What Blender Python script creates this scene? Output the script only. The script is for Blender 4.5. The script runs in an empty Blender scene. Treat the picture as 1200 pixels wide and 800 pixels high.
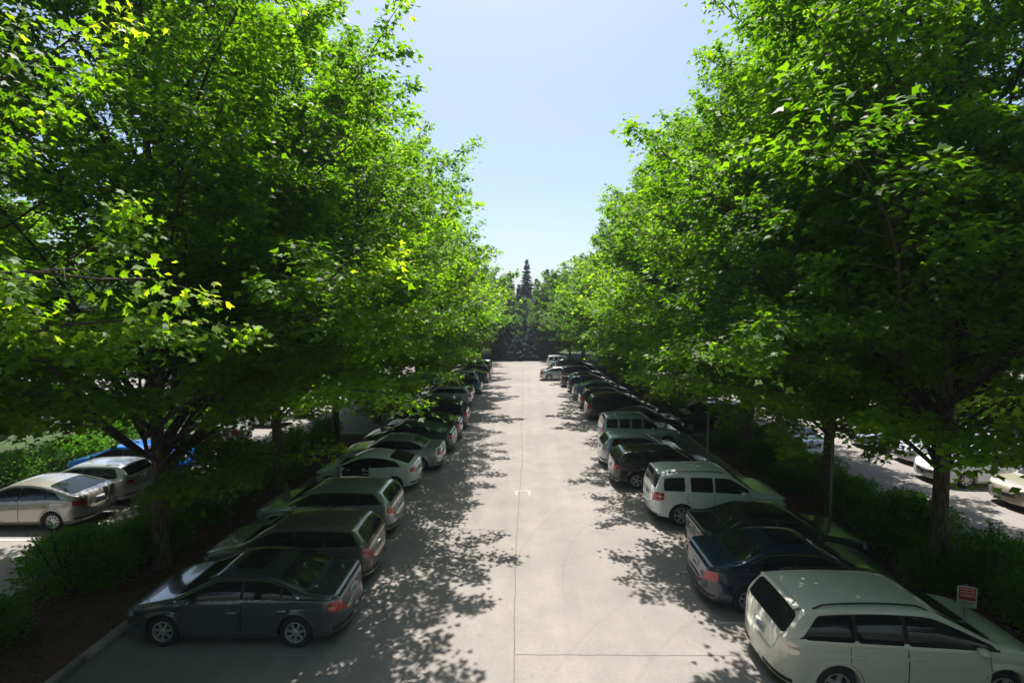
import bpy, math, random
import numpy as np
from mathutils import Vector, Matrix
from mathutils import noise as bnoise

# ------------------------------------------------------------------ camera, world, sun
SC = bpy.context.scene
COL = SC.collection
CAM_H = 6.8
FPX = 580.0
PITCH = math.radians(2.96)
YAW = math.radians(1.38)
cam_d = bpy.data.cameras.new("camera")
cam_d.sensor_width = 36.0
cam_d.lens = FPX / 1200.0 * 36.0
cam_d.clip_end = 2000.0
cam = bpy.data.objects.new("camera", cam_d)
cam.location = (0, 0, CAM_H)
cam.rotation_euler = (math.radians(90) - PITCH, 0, YAW)
COL.objects.link(cam)
SC.camera = cam
SC.view_settings.view_transform = 'Standard'
SC.view_settings.look = 'None'
SC.view_settings.gamma = 1.0
SC.view_settings.use_curve_mapping = False
SC.view_settings.exposure = 0.96
SC.cycles.max_bounces = 8
SC.cycles.transmission_bounces = 5
SC.cycles.diffuse_bounces = 4

TO_SUN = Vector((-0.03, 0.41, 1.0)).normalized()
SUN_EL = math.asin(TO_SUN.z)
SUN_AZ = math.atan2(TO_SUN.x, TO_SUN.y)
world = bpy.data.worlds.new("World")
SC.world = world
world.use_nodes = True
wn = world.node_tree.nodes
wl = world.node_tree.links
wn.clear()
w_out = wn.new('ShaderNodeOutputWorld')
w_bg = wn.new('ShaderNodeBackground')
w_sky = wn.new('ShaderNodeTexSky')
w_sky.sky_type = 'NISHITA'
w_sky.sun_disc = False
w_sky.sun_elevation = SUN_EL
w_sky.sun_rotation = SUN_AZ
w_sky.air_density = 1.0
w_sky.dust_density = 2.3
w_sky.ozone_density = 2.2
w_bg.inputs['Strength'].default_value = 0.098
wl.new(w_sky.outputs[0], w_bg.inputs['Color'])
wl.new(w_bg.outputs[0], w_out.inputs['Surface'])
sun_d = bpy.data.lights.new("sun", 'SUN')
sun_d.energy = 5.0
sun_d.angle = math.radians(0.5)
sun_d.color = (1.0, 0.95, 0.87)
sun = bpy.data.objects.new("sun", sun_d)
sun.rotation_euler = TO_SUN.to_track_quat('Z', 'Y').to_euler()
sun.location = (0, 0, 60)
COL.objects.link(sun)


def G(px, py, z=0.0):
    """point of the place at height z seen at photograph pixel (px, py); used to read off positions"""
    v = Vector(((px - 600) / FPX, (400 - py) / FPX, -1.0))
    m = cam.rotation_euler.to_matrix()
    d = m @ v
    t = (z - CAM_H) / d.z
    return Vector((d.x * t, d.y * t, z))


# ------------------------------------------------------------------ materials
def new_mat(name):
    m = bpy.data.materials.new(name)
    m.use_nodes = True
    return m, m.node_tree.nodes, m.node_tree.links, m.node_tree.nodes['Principled BSDF']


def flat(name, col, rough=0.5, metal=0.0, coat=0.0, spec=0.5, noise=0.0, nscale=8.0):
    m, n, l, b = new_mat(name)
    b.inputs['Base Color'].default_value = (*col, 1)
    b.inputs['Roughness'].default_value = rough
    b.inputs['Metallic'].default_value = metal
    b.inputs['Coat Weight'].default_value = coat
    b.inputs['Coat Roughness'].default_value = 0.04
    b.inputs['Specular IOR Level'].default_value = spec
    if noise > 0:
        tc = n.new('ShaderNodeTexCoord')
        t = n.new('ShaderNodeTexNoise')
        t.inputs['Scale'].default_value = nscale
        t.inputs['Detail'].default_value = 5
        l.new(tc.outputs['Object'], t.inputs['Vector'])
        r = n.new('ShaderNodeMapRange')
        r.inputs['From Min'].default_value = 0.3
        r.inputs['From Max'].default_value = 0.7
        r.inputs['To Min'].default_value = 1 - noise
        r.inputs['To Max'].default_value = 1 + noise
        l.new(t.outputs['Fac'], r.inputs['Value'])
        mx = n.new('ShaderNodeVectorMath')
        mx.operation = 'SCALE'
        mx.inputs[0].default_value = col
        l.new(r.outputs[0], mx.inputs['Scale'])
        l.new(mx.outputs[0], b.inputs['Base Color'])
    return m


def paint(name, col, metal=0.35, rough=0.2):
    m, n, l, b = new_mat(name)
    b.inputs['Metallic'].default_value = metal
    b.inputs['Coat Weight'].default_value = 1.0
    b.inputs['Coat Roughness'].default_value = 0.05
    tc = n.new('ShaderNodeTexCoord')
    t = n.new('ShaderNodeTexNoise')
    t.inputs['Scale'].default_value = 3.0
    t.inputs['Detail'].default_value = 6
    l.new(tc.outputs['Object'], t.inputs['Vector'])
    # road dust towards the sills
    s = n.new('ShaderNodeSeparateXYZ')
    l.new(tc.outputs['Object'], s.inputs[0])
    r = n.new('ShaderNodeMapRange')
    r.inputs['From Min'].default_value = 0.55
    r.inputs['From Max'].default_value = 0.2
    r.inputs['To Min'].default_value = 0.0
    r.inputs['To Max'].default_value = 0.28
    l.new(s.outputs['Z'], r.inputs['Value'])
    mu = n.new('ShaderNodeMath')
    mu.operation = 'MULTIPLY'
    l.new(r.outputs[0], mu.inputs[0])
    l.new(t.outputs['Fac'], mu.inputs[1])
    mx = n.new('ShaderNodeMix')
    mx.data_type = 'RGBA'
    mx.inputs['A'].default_value = (*col, 1)
    mx.inputs['B'].default_value = (0.16, 0.14, 0.12, 1)
    l.new(mu.outputs[0], mx.inputs['Factor'])
    l.new(mx.outputs['Result'], b.inputs['Base Color'])
    rr = n.new('ShaderNodeMapRange')
    rr.inputs['To Min'].default_value = rough - 0.06
    rr.inputs['To Max'].default_value = rough + 0.12
    l.new(t.outputs['Fac'], rr.inputs['Value'])
    l.new(rr.outputs[0], b.inputs['Roughness'])
    return m


def leaf_mat(name, dark, mid, young, trans, tw=0.42, rough=0.5):
    m, n, l, b = new_mat(name)
    out = n['Material Output']
    at = n.new('ShaderNodeAttribute')
    at.attribute_name = 'leafvar'
    cr = n.new('ShaderNodeValToRGB')
    e = cr.color_ramp.elements
    e[0].position = 0.0
    e[0].color = (*dark, 1)
    e[1].position = 1.0
    e[1].color = (*young, 1)
    k = e.new(0.62)
    k.color = (*mid, 1)
    l.new(at.outputs['Fac'], cr.inputs['Fac'])
    l.new(cr.outputs['Color'], b.inputs['Base Color'])
    b.inputs['Roughness'].default_value = rough
    b.inputs['Specular IOR Level'].default_value = 0.3
    tr = n.new('ShaderNodeBsdfTranslucent')
    mxc = n.new('ShaderNodeMix')
    mxc.data_type = 'RGBA'
    mxc.blend_type = 'MULTIPLY'
    mxc.inputs['Factor'].default_value = 1.0
    g = n.new('ShaderNodeVectorMath')
    g.operation = 'MULTIPLY'
    l.new(cr.outputs['Color'], g.inputs[0])
    g.inputs[1].default_value = trans
    l.new(g.outputs[0], tr.inputs['Color'])
    mix = n.new('ShaderNodeMixShader')
    mix.inputs['Fac'].default_value = tw
    l.new(b.outputs[0], mix.inputs[1])
    l.new(tr.outputs[0], mix.inputs[2])
    l.new(mix.outputs[0], out.inputs['Surface'])
    n.remove(mxc)
    return m


def bark_mat(name, c1, c2):
    m, n, l, b = new_mat(name)
    tc = n.new('ShaderNodeTexCoord')
    mp = n.new('ShaderNodeMapping')
    mp.inputs['Scale'].default_value = (9, 9, 1.6)
    l.new(tc.outputs['Object'], mp.inputs['Vector'])
    t = n.new('ShaderNodeTexNoise')
    t.inputs['Scale'].default_value = 2.2
    t.inputs['Detail'].default_value = 8
    l.new(mp.outputs[0], t.inputs['Vector'])
    cr = n.new('ShaderNodeValToRGB')
    cr.color_ramp.elements[0].position = 0.35
    cr.color_ramp.elements[0].color = (*c1, 1)
    cr.color_ramp.elements[1].position = 0.68
    cr.color_ramp.elements[1].color = (*c2, 1)
    l.new(t.outputs['Fac'], cr.inputs[0])
    l.new(cr.outputs[0], b.inputs['Base Color'])
    b.inputs['Roughness'].default_value = 0.9
    bp = n.new('ShaderNodeBump')
    bp.inputs['Strength'].default_value = 0.8
    bp.inputs['Distance'].default_value = 0.02
    l.new(t.outputs['Fac'], bp.inputs['Height'])
    l.new(bp.outputs[0], b.inputs['Normal'])
    return m


def asphalt_mat():
    m, n, l, b = new_mat('worn_asphalt')
    tc = n.new('ShaderNodeTexCoord')
    P = tc.outputs['Object']

    def noise(scale, detail=4, vec=None, rough=0.55):
        t = n.new('ShaderNodeTexNoise')
        t.inputs['Scale'].default_value = scale
        t.inputs['Detail'].default_value = detail
        t.inputs['Roughness'].default_value = rough
        l.new(vec or P, t.inputs['Vector'])
        return t.outputs['Fac']

    def math_(op, a, c=None, clamp=False):
        t = n.new('ShaderNodeMath')
        t.operation = op
        t.use_clamp = clamp
        for i, v in enumerate((a, c)):
            if v is None:
                continue
            if isinstance(v, (int, float)):
                t.inputs[i].default_value = v
            else:
                l.new(v, t.inputs[i])
        return t.outputs[0]

    def rng(v, a, c, d, e):
        t = n.new('ShaderNodeMapRange')
        t.inputs['From Min'].default_value = a
        t.inputs['From Max'].default_value = c
        t.inputs['To Min'].default_value = d
        t.inputs['To Max'].default_value = e
        l.new(v, t.inputs['Value'])
        return t.outputs[0]
    big = rng(noise(0.16, 5), 0.3, 0.7, 0.85, 1.10)
    med = rng(noise(1.1, 7), 0.3, 0.7, 0.90, 1.08)
    fine = rng(noise(38, 4, rough=0.8), 0.25, 0.75, 0.86, 1.12)
    # stretched streaks along the driving direction
    mp = n.new('ShaderNodeMapping')
    mp.inputs['Scale'].default_value = (1.5, 0.07, 1)
    l.new(P, mp.inputs['Vector'])
    streak = rng(noise(1.0, 4, mp.outputs[0]), 0.35, 0.65, 0.95, 1.04)
    # oil drips where the cars stand
    mp2 = n.new('ShaderNodeMapping')
    mp2.inputs['Scale'].default_value = (1.0, 1.0, 1)
    l.new(P, mp2.inputs['Vector'])
    oil = rng(noise(2.4, 3, mp2.outputs[0]), 0.66, 0.78, 1.0, 0.70)
    # hairline cracks
    vo = n.new('ShaderNodeTexVoronoi')
    vo.feature = 'DISTANCE_TO_EDGE'
    vo.inputs['Scale'].default_value = 0.19
    wv = n.new('ShaderNodeTexNoise')
    wv.inputs['Scale'].default_value = 1.2
    wv.inputs['Detail'].default_value = 5
    l.new(P, wv.inputs['Vector'])
    ad = n.new('ShaderNodeVectorMath')
    ad.operation = 'MULTIPLY_ADD'
    l.new(wv.outputs['Color'], ad.inputs[0])
    ad.inputs[1].default_value = (1.6, 1.6, 0)
    l.new(P, ad.inputs[2])
    l.new(ad.outputs[0], vo.inputs['Vector'])
    crack = rng(vo.outputs['Distance'], 0.0, 0.004, 0.86, 1.0)
    v = math_('MULTIPLY', big, med)
    grain = rng(noise(11, 6, rough=0.75), 0.3, 0.7, 0.90, 1.08)
    spots = rng(noise(5.5, 2), 0.70, 0.76, 1.0, 0.84)
    for q in (fine, streak, oil, crack, grain, spots):
        v = math_('MULTIPLY', v, q)
    sc = n.new('ShaderNodeVectorMath')
    sc.operation = 'SCALE'
    sc.inputs[0].default_value = (0.236, 0.217, 0.201)
    l.new(v, sc.inputs['Scale'])
    l.new(sc.outputs[0], b.inputs['Base Color'])
    b.inputs['Roughness'].default_value = 0.85
    b.inputs['Specular IOR Level'].default_value = 0.25
    bp = n.new('ShaderNodeBump')
    bp.inputs['Strength'].default_value = 0.25
    bp.inputs['Distance'].default_value = 0.004
    l.new(fine, bp.inputs['Height'])
    l.new(bp.outputs[0], b.inputs['Normal'])
    return m


def glass_mat(name, tint=(0.010, 0.012, 0.013)):
    m, n, l, b = new_mat(name)
    b.inputs['Base Color'].default_value = (*tint, 1)
    b.inputs['Roughness'].default_value = 0.03
    b.inputs['Specular IOR Level'].default_value = 0.5
    b.inputs['Coat Weight'].default_value = 0.0
    return m


def mulch_mat():
    m, n, l, b = new_mat('bark_mulch')
    tc = n.new('ShaderNodeTexCoord')
    vo = n.new('ShaderNodeTexVoronoi')
    vo.inputs['Scale'].default_value = 16
    l.new(tc.outputs['Object'], vo.inputs['Vector'])
    cr = n.new('ShaderNodeValToRGB')
    cr.color_ramp.elements[0].color = (0.035, 0.016, 0.010, 1)
    cr.color_ramp.elements[1].color = (0.16, 0.07, 0.04, 1)
    l.new(vo.outputs['Color'], cr.inputs[0])
    l.new(cr.outputs[0], b.inputs['Base Color'])
    b.inputs['Roughness'].default_value = 1.0
    bp = n.new('ShaderNodeBump')
    bp.inputs['Strength'].default_value = 1.0
    bp.inputs['Distance'].default_value = 0.04
    l.new(vo.outputs['Distance'], bp.inputs['Height'])
    l.new(bp.outputs[0], b.inputs['Normal'])
    return m


M = {}
M['asphalt'] = asphalt_mat()
M['concrete'] = flat('kerb_concrete', (0.27, 0.255, 0.235), 0.9, noise=0.22, nscale=5)
M['mulch'] = mulch_mat()
M['grass'] = flat('lawn_ground', (0.03, 0.055, 0.014), 0.95, noise=0.35, nscale=1.2)
M['line'] = flat('road_paint', (0.40, 0.39, 0.37), 0.7, noise=0.25, nscale=14)
M['seam'] = flat('tar_seam', (0.12, 0.105, 0.09), 0.8, noise=0.3, nscale=9)
M['scuff'] = flat('tyre_scuff', (0.255, 0.235, 0.215), 0.85, noise=0.2, nscale=6)
M['leaf'] = leaf_mat('maple_leaf', (0.014, 0.056, 0.003), (0.084, 0.185, 0.008), (0.25, 0.33, 0.045), (3.5, 3.1, 0.6), 0.57)
M['leaf_b'] = leaf_mat('maple_leaf_deep', (0.012, 0.052, 0.003), (0.072, 0.168, 0.008), (0.22, 0.30, 0.042), (3.5, 3.1, 0.6), 0.55)
M['shrub'] = leaf_mat('shrub_leaf', (0.035, 0.115, 0.008), (0.095, 0.235, 0.014), (0.30, 0.38, 0.04), (2.4, 2.4, 0.6), 0.42)
M['wood_leaf'] = leaf_mat('woodland_leaf', (0.022, 0.060, 0.012), (0.040, 0.095, 0.016), (0.10, 0.15, 0.03), (2.0, 2.4, 0.9), 0.35)
M['conifer'] = leaf_mat('haze_tinted_needles', (0.020, 0.070, 0.078), (0.034, 0.105, 0.112), (0.06, 0.15, 0.13), (1.2, 1.4, 1.0), 0.15, 0.6)  # blue of distant haze is mixed into the needle colour
M['bark'] = bark_mat('maple_bark', (0.055, 0.038, 0.026), (0.19, 0.145, 0.105))
M['bark_dark'] = bark_mat('dark_bark', (0.02, 0.015, 0.011), (0.07, 0.055, 0.04))
M['glass'] = glass_mat('tinted_glass')
M['glass_clear'] = glass_mat('pale_glass', (0.045, 0.055, 0.055))
M['rubber'] = flat('tyre_rubber', (0.018, 0.018, 0.019), 0.8)
M['alloy'] = flat('alloy_wheel', (0.55, 0.56, 0.58), 0.35, 0.7)
M['hubcap'] = flat('hubcap_silver', (0.5, 0.5, 0.5), 0.4, 0.3)
M['black'] = flat('black_plastic', (0.015, 0.015, 0.016), 0.55)
M['under'] = flat('underbody', (0.008, 0.008, 0.008), 0.9)
M['chrome'] = flat('bright_trim', (0.7, 0.7, 0.72), 0.15, 1.0)
M['tail'] = flat('tail_lamp_red', (0.42, 0.012, 0.014), 0.12, coat=1.0)
M['tail_clear'] = flat('clear_tail_lamp', (0.62, 0.58, 0.54), 0.1, 0.3, coat=1.0)
M['head'] = flat('head_lamp', (0.6, 0.62, 0.66), 0.08, 0.45, coat=1.0)
M['plate'] = flat('number_plate', (0.50, 0.51, 0.52), 0.6)
M['plate_ink'] = flat('plate_ink', (0.03, 0.05, 0.16), 0.5)
M['post'] = flat('galvanised_post', (0.23, 0.24, 0.24), 0.55, 0.6, noise=0.2)
M['sign_white'] = flat('sign_white', (0.5, 0.5, 0.49), 0.45)
M['sign_red'] = flat('sign_red', (0.48, 0.03, 0.04), 0.45)
M['sign_green'] = flat('sign_green', (0.03, 0.16, 0.10), 0.45)
M['wood'] = bark_mat('weathered_wood', (0.16, 0.10, 0.06), (0.34, 0.23, 0.15))
M['siding'] = flat('blue_grey_siding', (0.20, 0.26, 0.33), 0.8, noise=0.08)
M['trim'] = flat('white_trim', (0.75, 0.76, 0.77), 0.6)
M['shingle'] = flat('roof_shingle', (0.30, 0.26, 0.23), 0.9, noise=0.25, nscale=4)
M['paper_leaf'] = flat('fallen_leaf', (0.16, 0.12, 0.04), 0.8)

PAINT = dict(
    slate=((0.10, 0.118, 0.145), 0.7), taupe=((0.20, 0.185, 0.155), 0.5), silver=((0.50, 0.51, 0.52), 0.6),
    warmsilver=((0.40, 0.375, 0.34), 0.5), white=((0.78, 0.80, 0.80), 0.0), cream=((0.66, 0.64, 0.57), 0.05),
    navy=((0.012, 0.028, 0.060), 0.3), blackgreen=((0.012, 0.020, 0.022), 0.3), black=((0.010, 0.010, 0.012), 0.2),
    paleblue=((0.38, 0.45, 0.50), 0.4), green=((0.05, 0.10, 0.075), 0.4), darkred=((0.16, 0.012, 0.016), 0.3),
    blue=((0.02, 0.09, 0.35), 0.3), steelblue=((0.12, 0.20, 0.31), 0.4), lilac=((0.52, 0.50, 0.60), 0.2),
    beige=((0.45, 0.40, 0.33), 0.4), charcoal=((0.05, 0.05, 0.055), 0.45), brightblue=((0.02, 0.15, 0.55), 0.2))
PM = {k: paint('paint_' + k, *v) for k, v in PAINT.items()}


# ------------------------------------------------------------------ mesh helpers
def mesh_np(name, verts, faces_flat, sizes, mats, mat_idx=None, smooth=False):
    me = bpy.data.meshes.new(name)
    verts = np.asarray(verts, dtype=np.float32)
    ff = np.asarray(faces_flat, dtype=np.int32)
    sizes = np.asarray(sizes, dtype=np.int32)
    me.vertices.add(len(verts))
    me.vertices.foreach_set('co', verts.ravel())
    me.loops.add(len(ff))
    me.loops.foreach_set('vertex_index', ff)
    me.polygons.add(len(sizes))
    st = np.zeros(len(sizes), dtype=np.int32)
    st[1:] = np.cumsum(sizes)[:-1]
    me.polygons.foreach_set('loop_start', st)
    me.polygons.foreach_set('loop_total', sizes)
    if smooth:
        me.polygons.foreach_set('use_smooth', np.ones(len(sizes), dtype=bool))
    for m in mats:
        me.materials.append(m)
    if mat_idx is not None:
        me.polygons.foreach_set('material_index', np.asarray(mat_idx, dtype=np.int32))
    me.update(calc_edges=True)
    me.validate()
    return me


class MB:
    """collects simple shapes into one mesh"""
    def __init__(s):
        s.v = []
        s.f = []
        s.mi = []

    def add(s, vs, fs, mi=0):
        o = len(s.v)
        s.v.extend([tuple(p) for p in vs])
        s.f.extend([tuple(i + o for i in f) for f in fs])
        s.mi.extend([mi] * len(fs))

    def box(s, x0, x1, y0, y1, z0, z1, mi=0, bev=0.0):
        if bev > 0:
            b = bev
            lv = []
            for z, k in ((z0, b), (z0 + b, 0), (z1 - b, 0), (z1, b)):
                lv += [(x0 + k, y0 + k, z), (x1 - k, y0 + k, z), (x1 - k, y1 - k, z), (x0 + k, y1 - k, z)]
            fs = [(3, 2, 1, 0), (12, 13, 14, 15)]
            for r in range(3):
                for i in range(4):
                    j = (i + 1) % 4
                    fs.append((r * 4 + i, r * 4 + j, r * 4 + 4 + j, r * 4 + 4 + i))
            s.add(lv, fs, mi)
            return
        s.add([(x0, y0, z0), (x1, y0, z0), (x1, y1, z0), (x0, y1, z0), (x0, y0, z1), (x1, y0, z1), (x1, y1, z1), (x0, y1, z1)],
              [(3, 2, 1, 0), (4, 5, 6, 7), (0, 1, 5, 4), (1, 2, 6, 5), (2, 3, 7, 6), (3, 0, 4, 7)], mi)

    def tube(s, pts, rads, n=6, mi=0, cap=True):
        pts = [Vector(p) for p in pts]
        rings = []
        for i, p in enumerate(pts):
            a = pts[max(i - 1, 0)]
            b = pts[min(i + 1, len(pts) - 1)]
            d = (b - a).normalized()
            u = d.cross(Vector((0, 0, 1)))
            if u.length < 0.05:
                u = d.cross(Vector((1, 0, 0)))
            u.normalize()
            w = d.cross(u)
            rings.append([p + (u * math.cos(2 * math.pi * k / n) + w * math.sin(2 * math.pi * k / n)) * rads[i] for k in range(n)])
        vs = [q for r in rings for q in r]
        fs = []
        for i in range(len(pts) - 1):
            for k in range(n):
                j = (k + 1) % n
                fs.append((i * n + k, i * n + j, (i + 1) * n + j, (i + 1) * n + k))
        if cap:
            fs.append(tuple(range(n))[::-1])
            fs.append(tuple((len(pts) - 1) * n + k for k in range(n)))
        s.add(vs, fs, mi)

    def lathe_y(s, prof, n=32, mi=0, close=True):
        """profile of (r, y) spun round the y axis"""
        vs = []
        for (r, y) in prof:
            for k in range(n):
                a = 2 * math.pi * k / n
                vs.append((r * math.cos(a), y, r * math.sin(a)))
        fs = []
        L = len(prof)
        for i in range(L if close else L - 1):
            i2 = (i + 1) % L
            for k in range(n):
                j = (k + 1) % n
                fs.append((i * n + k, i * n + j, i2 * n + j, i2 * n + k))
        s.add(vs, fs, mi)

    def grid(s, P, mi=0):
        nr = len(P)
        nc = len(P[0])
        vs = [q for r in P for q in r]
        fs = []
        for i in range(nr - 1):
            for j in range(nc - 1):
                fs.append((i * nc + j, i * nc + j + 1, (i + 1) * nc + j + 1, (i + 1) * nc + j))
        s.add(vs, fs, mi)

    def mesh(s, name, mats, smooth=False):
        flat_ = [i for f in s.f for i in f]
        return mesh_np(name, s.v, flat_, [len(f) for f in s.f], mats if isinstance(mats, (list, tuple)) else [mats], s.mi, smooth)


def link(name, data, parent=None, loc=None, rotz=None):
    o = bpy.data.objects.new(name, data)
    COL.objects.link(o)
    if parent is not None:
        o.parent = parent
    if loc is not None:
        o.location = loc
    if rotz is not None:
        o.rotation_euler = (0, 0, rotz)
    return o


def tag(o, label, cat, group=None, kind=None):
    o['label'] = label
    o['category'] = cat
    if group:
        o['group'] = group
    if kind:
        o['kind'] = kind
    return o


def structure(o, label=None):
    o['kind'] = 'structure'
    if label:
        o['label'] = label
    return o


def copy_tree(o, parent=None):
    c = o.copy()
    COL.objects.link(c)
    if parent is not None:
        c.parent = parent
    for ch in CH.get(o.name, []):
        k = copy_tree(ch, c)
        CH.setdefault(c.name, []).append(k)
    return c


CH = {}


def part(name, data, parent, mats_obj=None):
    o = link(name, data, parent)
    CH.setdefault(parent.name, []).append(o)
    return o


# ------------------------------------------------------------------ ground
def sheet(name, x0, x1, y0, y1, z, mat, nx=1, ny=1, label=None):
    mb = MB()
    P = [[(x0 + (x1 - x0) * i / nx, y0 + (y1 - y0) * j / ny, z) for i in range(nx + 1)] for j in range(ny + 1)]
    mb.grid(P)
    o = link(name, mb.mesh(name, mat))
    structure(o, label)
    return o


sheet('ground', -900, 900, -300, 1500, -0.02, M['grass'], label='green ground around the parking lot')
sheet('parking_lot', -62, 58, -26, 67, 0.0, M['asphalt'], label='sunlit pale worn asphalt of the parking lot')
sheet('lane_beyond', -8, 8, 67, 74, -0.004, M['asphalt'], label='asphalt past the end of the lane')

# tar seams down the lane and across it
mb = MB()


def strip(mb, pts, w, z, mi=0):
    L = []
    R = []
    for i, p in enumerate(pts):
        a = pts[max(i - 1, 0)]
        b = pts[min(i + 1, len(pts) - 1)]
        d = Vector((b[0] - a[0], b[1] - a[1], 0)).normalized()
        nn = Vector((-d.y, d.x, 0)) * w * 0.5
        L.append((p[0] + nn.x, p[1] + nn.y, z))
        R.append((p[0] - nn.x, p[1] - nn.y, z))
    mb.grid([L, R][::-1], mi)


rs = random.Random(5)
pts = []
for i in range(150):
    y = 4 + i * 0.42
    x = -0.17 + 0.05 * math.sin(y * 0.35) + rs.uniform(-0.012, 0.012) + (0.06 if y > 22 else 0)
    pts.append((x, y))
strip(mb, pts, 0.028, 0.004)
pts = [(-0.17 + i * 0.25, 9.62 + rs.uniform(-0.01, 0.01) + i * 0.004) for i in range(19)]
strip(mb, pts, 0.014, 0.004)
pts = [(-3.2 + i * 0.25, 15.4 + rs.uniform(-0.015, 0.015)) for i in range(12)]
strip(mb, pts, 0.015, 0.004)
pts = [(0.1 + i * 0.3, 37 + rs.uniform(-0.015, 0.015)) for i in range(10)]
strip(mb, pts, 0.05, 0.004)
structure(link('pavement_seam', mb.mesh('pavement_seam', M['seam'])), 'thin dark tar seams along the lane and across it')

# tyre scuffs sweeping out of the right bays
mb = MB()
for (cx, cy, r, a0, a1, w) in ((9.0, 4.5, 8.2, 118, 176, .10), (9.0, 4.5, 9.6, 118, 172, .10), (8.6, 12, 7.6, 128, 185, .09),
                               (8.6, 12, 8.9, 128, 180, .09), (-9.5, 20, 8.4, -40, 20, .08), (10, 26, 9.4, 140, 190, .1)):
    pts = [(cx + r * math.cos(math.radians(a0 + (a1 - a0) * k / 24)), cy + r * math.sin(math.radians(a0 + (a1 - a0) * k / 24))) for k in range(25)]
    strip(mb, pts, w, 0.0035 + 0.0001 * len(mb.f) % 0.001)
M['faded'] = flat('faded_paint', (0.33, 0.32, 0.30), 0.8, noise=0.3, nscale=20)
M['scuff'].node_tree.nodes['Principled BSDF'].inputs['Alpha'].default_value = 0.06
structure(link('tyre_mark', mb.mesh('tyre_mark', M['scuff'])), 'faint curved tyre marks on the lane')

# painted lines
mb = MB()


def rect(mb, x0, x1, y0, y1, z=0.008):
    mb.add([(x0, y0, z), (x1, y0, z), (x1, y1, z), (x0, y1, z)], [(0, 1, 2, 3)])


for y in (11.85, 14.6, 17.4, 20.3, 23.0, 25.8, 28.6, 31.4, 34.2, 37, 40, 43, 46, 49, 52, 55, 58):
    rect(mb, -8.5, -3.9, y - 0.05, y + 0.05)
for y in (7.7, 10.75, 12.95, 15.4, 18.5, 21.2, 24.2, 27.2, 30.2, 33.4, 36, 39, 42, 45, 48, 51, 54, 57):
    rect(mb, 4.2, 9.0, y - 0.05, y + 0.05)
for y in (9.2, 11.6, 14.35, 19.2, 21.6, 24, 26.5, 29, 32, 35):
    rect(mb, -18.6, -14.3, y - 0.05, y + 0.05)
for y in (9.2, 12, 14.8, 17.6, 20.4, 23.2, 26, 29, 32, 35, 38):
    rect(mb, 17.0, 21.8, y - 0.05, y + 0.05)
structure(link('bay_line', mb.mesh('bay_line', M['line'])), 'worn white parking bay lines')
mb = MB()
a = G(601, 580)
b = G(623, 575)
yb = a.y
for (x0, x1, y0, y1) in ((-.36, -.27, 0, .62), (.20, .29, 0, .62), (-.27, .20, .53, .62), (.02, .34, .66, .74)):
    rect(mb, x0 * .9, x1 * .9, yb + y0 * .8, yb + y1 * .8, .0072)
structure(link('lane_marking', mb.mesh('lane_marking', M['faded'])), 'small worn white bracket mark painted mid lane')
mb = MB()
mb.add([(-13.9, 13.3, .008), (-13.1, 13.7, .008), (-13.1, 13.95, .008), (-13.9, 13.6, .008)], [(0, 1, 2, 3)])
mb.add([(-14.9, 13.5, .008), (-14.3, 13.2, .008), (-14.3, 13.45, .008), (-14.8, 13.75, .008)], [(0, 1, 2, 3)])
structure(link('arrow_marking', mb.mesh('arrow_marking', M['line'])), 'faded white arrow painted in the left lot')


# planting beds
def bed(x0, x1, y0, y1, seed, what, cover='mulch'):
    rr = random.Random(seed)
    nx, ny = max(4, int((x1 - x0) / 0.35)), int((y1 - y0) / 0.45)
    mb = MB()
    P = []
    for j in range(ny + 1):
        row = []
        for i in range(nx + 1):
            e = min(i, nx - i, j, ny - j)
            z = 0.10 + min(e, 3) * 0.035 + (rr.uniform(-.03, .03) if e > 0 else 0)
            row.append((x0 + (x1 - x0) * i / nx, y0 + (y1 - y0) * j / ny, z))
        P.append(row)
    mb.grid(P)
    o = link('planting_bed', mb.mesh('planting_bed', M[cover], True))
    structure(o, ('reddish brown bark mulch bed ' if cover == 'mulch' else 'green covered bed ') + what)
    # kerb of cast lengths with open joints, each length a piece
    k = bpy.data.objects.new('kerb', None)
    COL.objects.link(k)
    structure(k, 'pale concrete kerb round the bed ' + what)
    cache = {}

    def stone(x, y, ln, along_y):
        key = (round(ln, 2), along_y)
        if key not in cache:
            m_ = MB()
            if along_y:
                m_.box(-.075, .075, 0, ln - .012, -.02, .145, 0, .015)
            else:
                m_.box(0, ln - .012, -.075, .075, -.02, .145, 0, .015)
            cache[key] = m_.mesh('kerb_stone', M['concrete'])
        s = link('kerb_stone', cache[key], k, (x, y, 0))
    n = max(1, round((y1 - y0) / 3.0))
    ln = (y1 - y0) / n
    for i in range(n):
        stone(x0 - .075, y0 + i * ln, ln, True)
        stone(x1 + .075, y0 + i * ln, ln, True)
    n = max(1, round((x1 - x0 + .3) / 2.0))
    ln = (x1 - x0 + .3) / n
    for i in range(n):
        stone(x0 - .15 + i * ln, y0 - .075, ln, False)
        stone(x0 - .15 + i * ln, y1 + .075, ln, False)


bed(-12.2, -8.75, -6, 27.5, 1, 'left of the lane')
bed(-11.6, -8.6, 33.5, 66, 2, 'far left of the lane')
bed(9.2, 12.4, -6, 27.6, 3, 'right of the lane')
bed(9.2, 12.2, 34, 66, 4, 'far right of the lane')
bed(-29.5, -19.2, -6, 62, 5, 'beyond the left lot', 'grass')
bed(27.5, 35.5, -6, 62, 6, 'beyond the right lot', 'grass')


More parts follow.
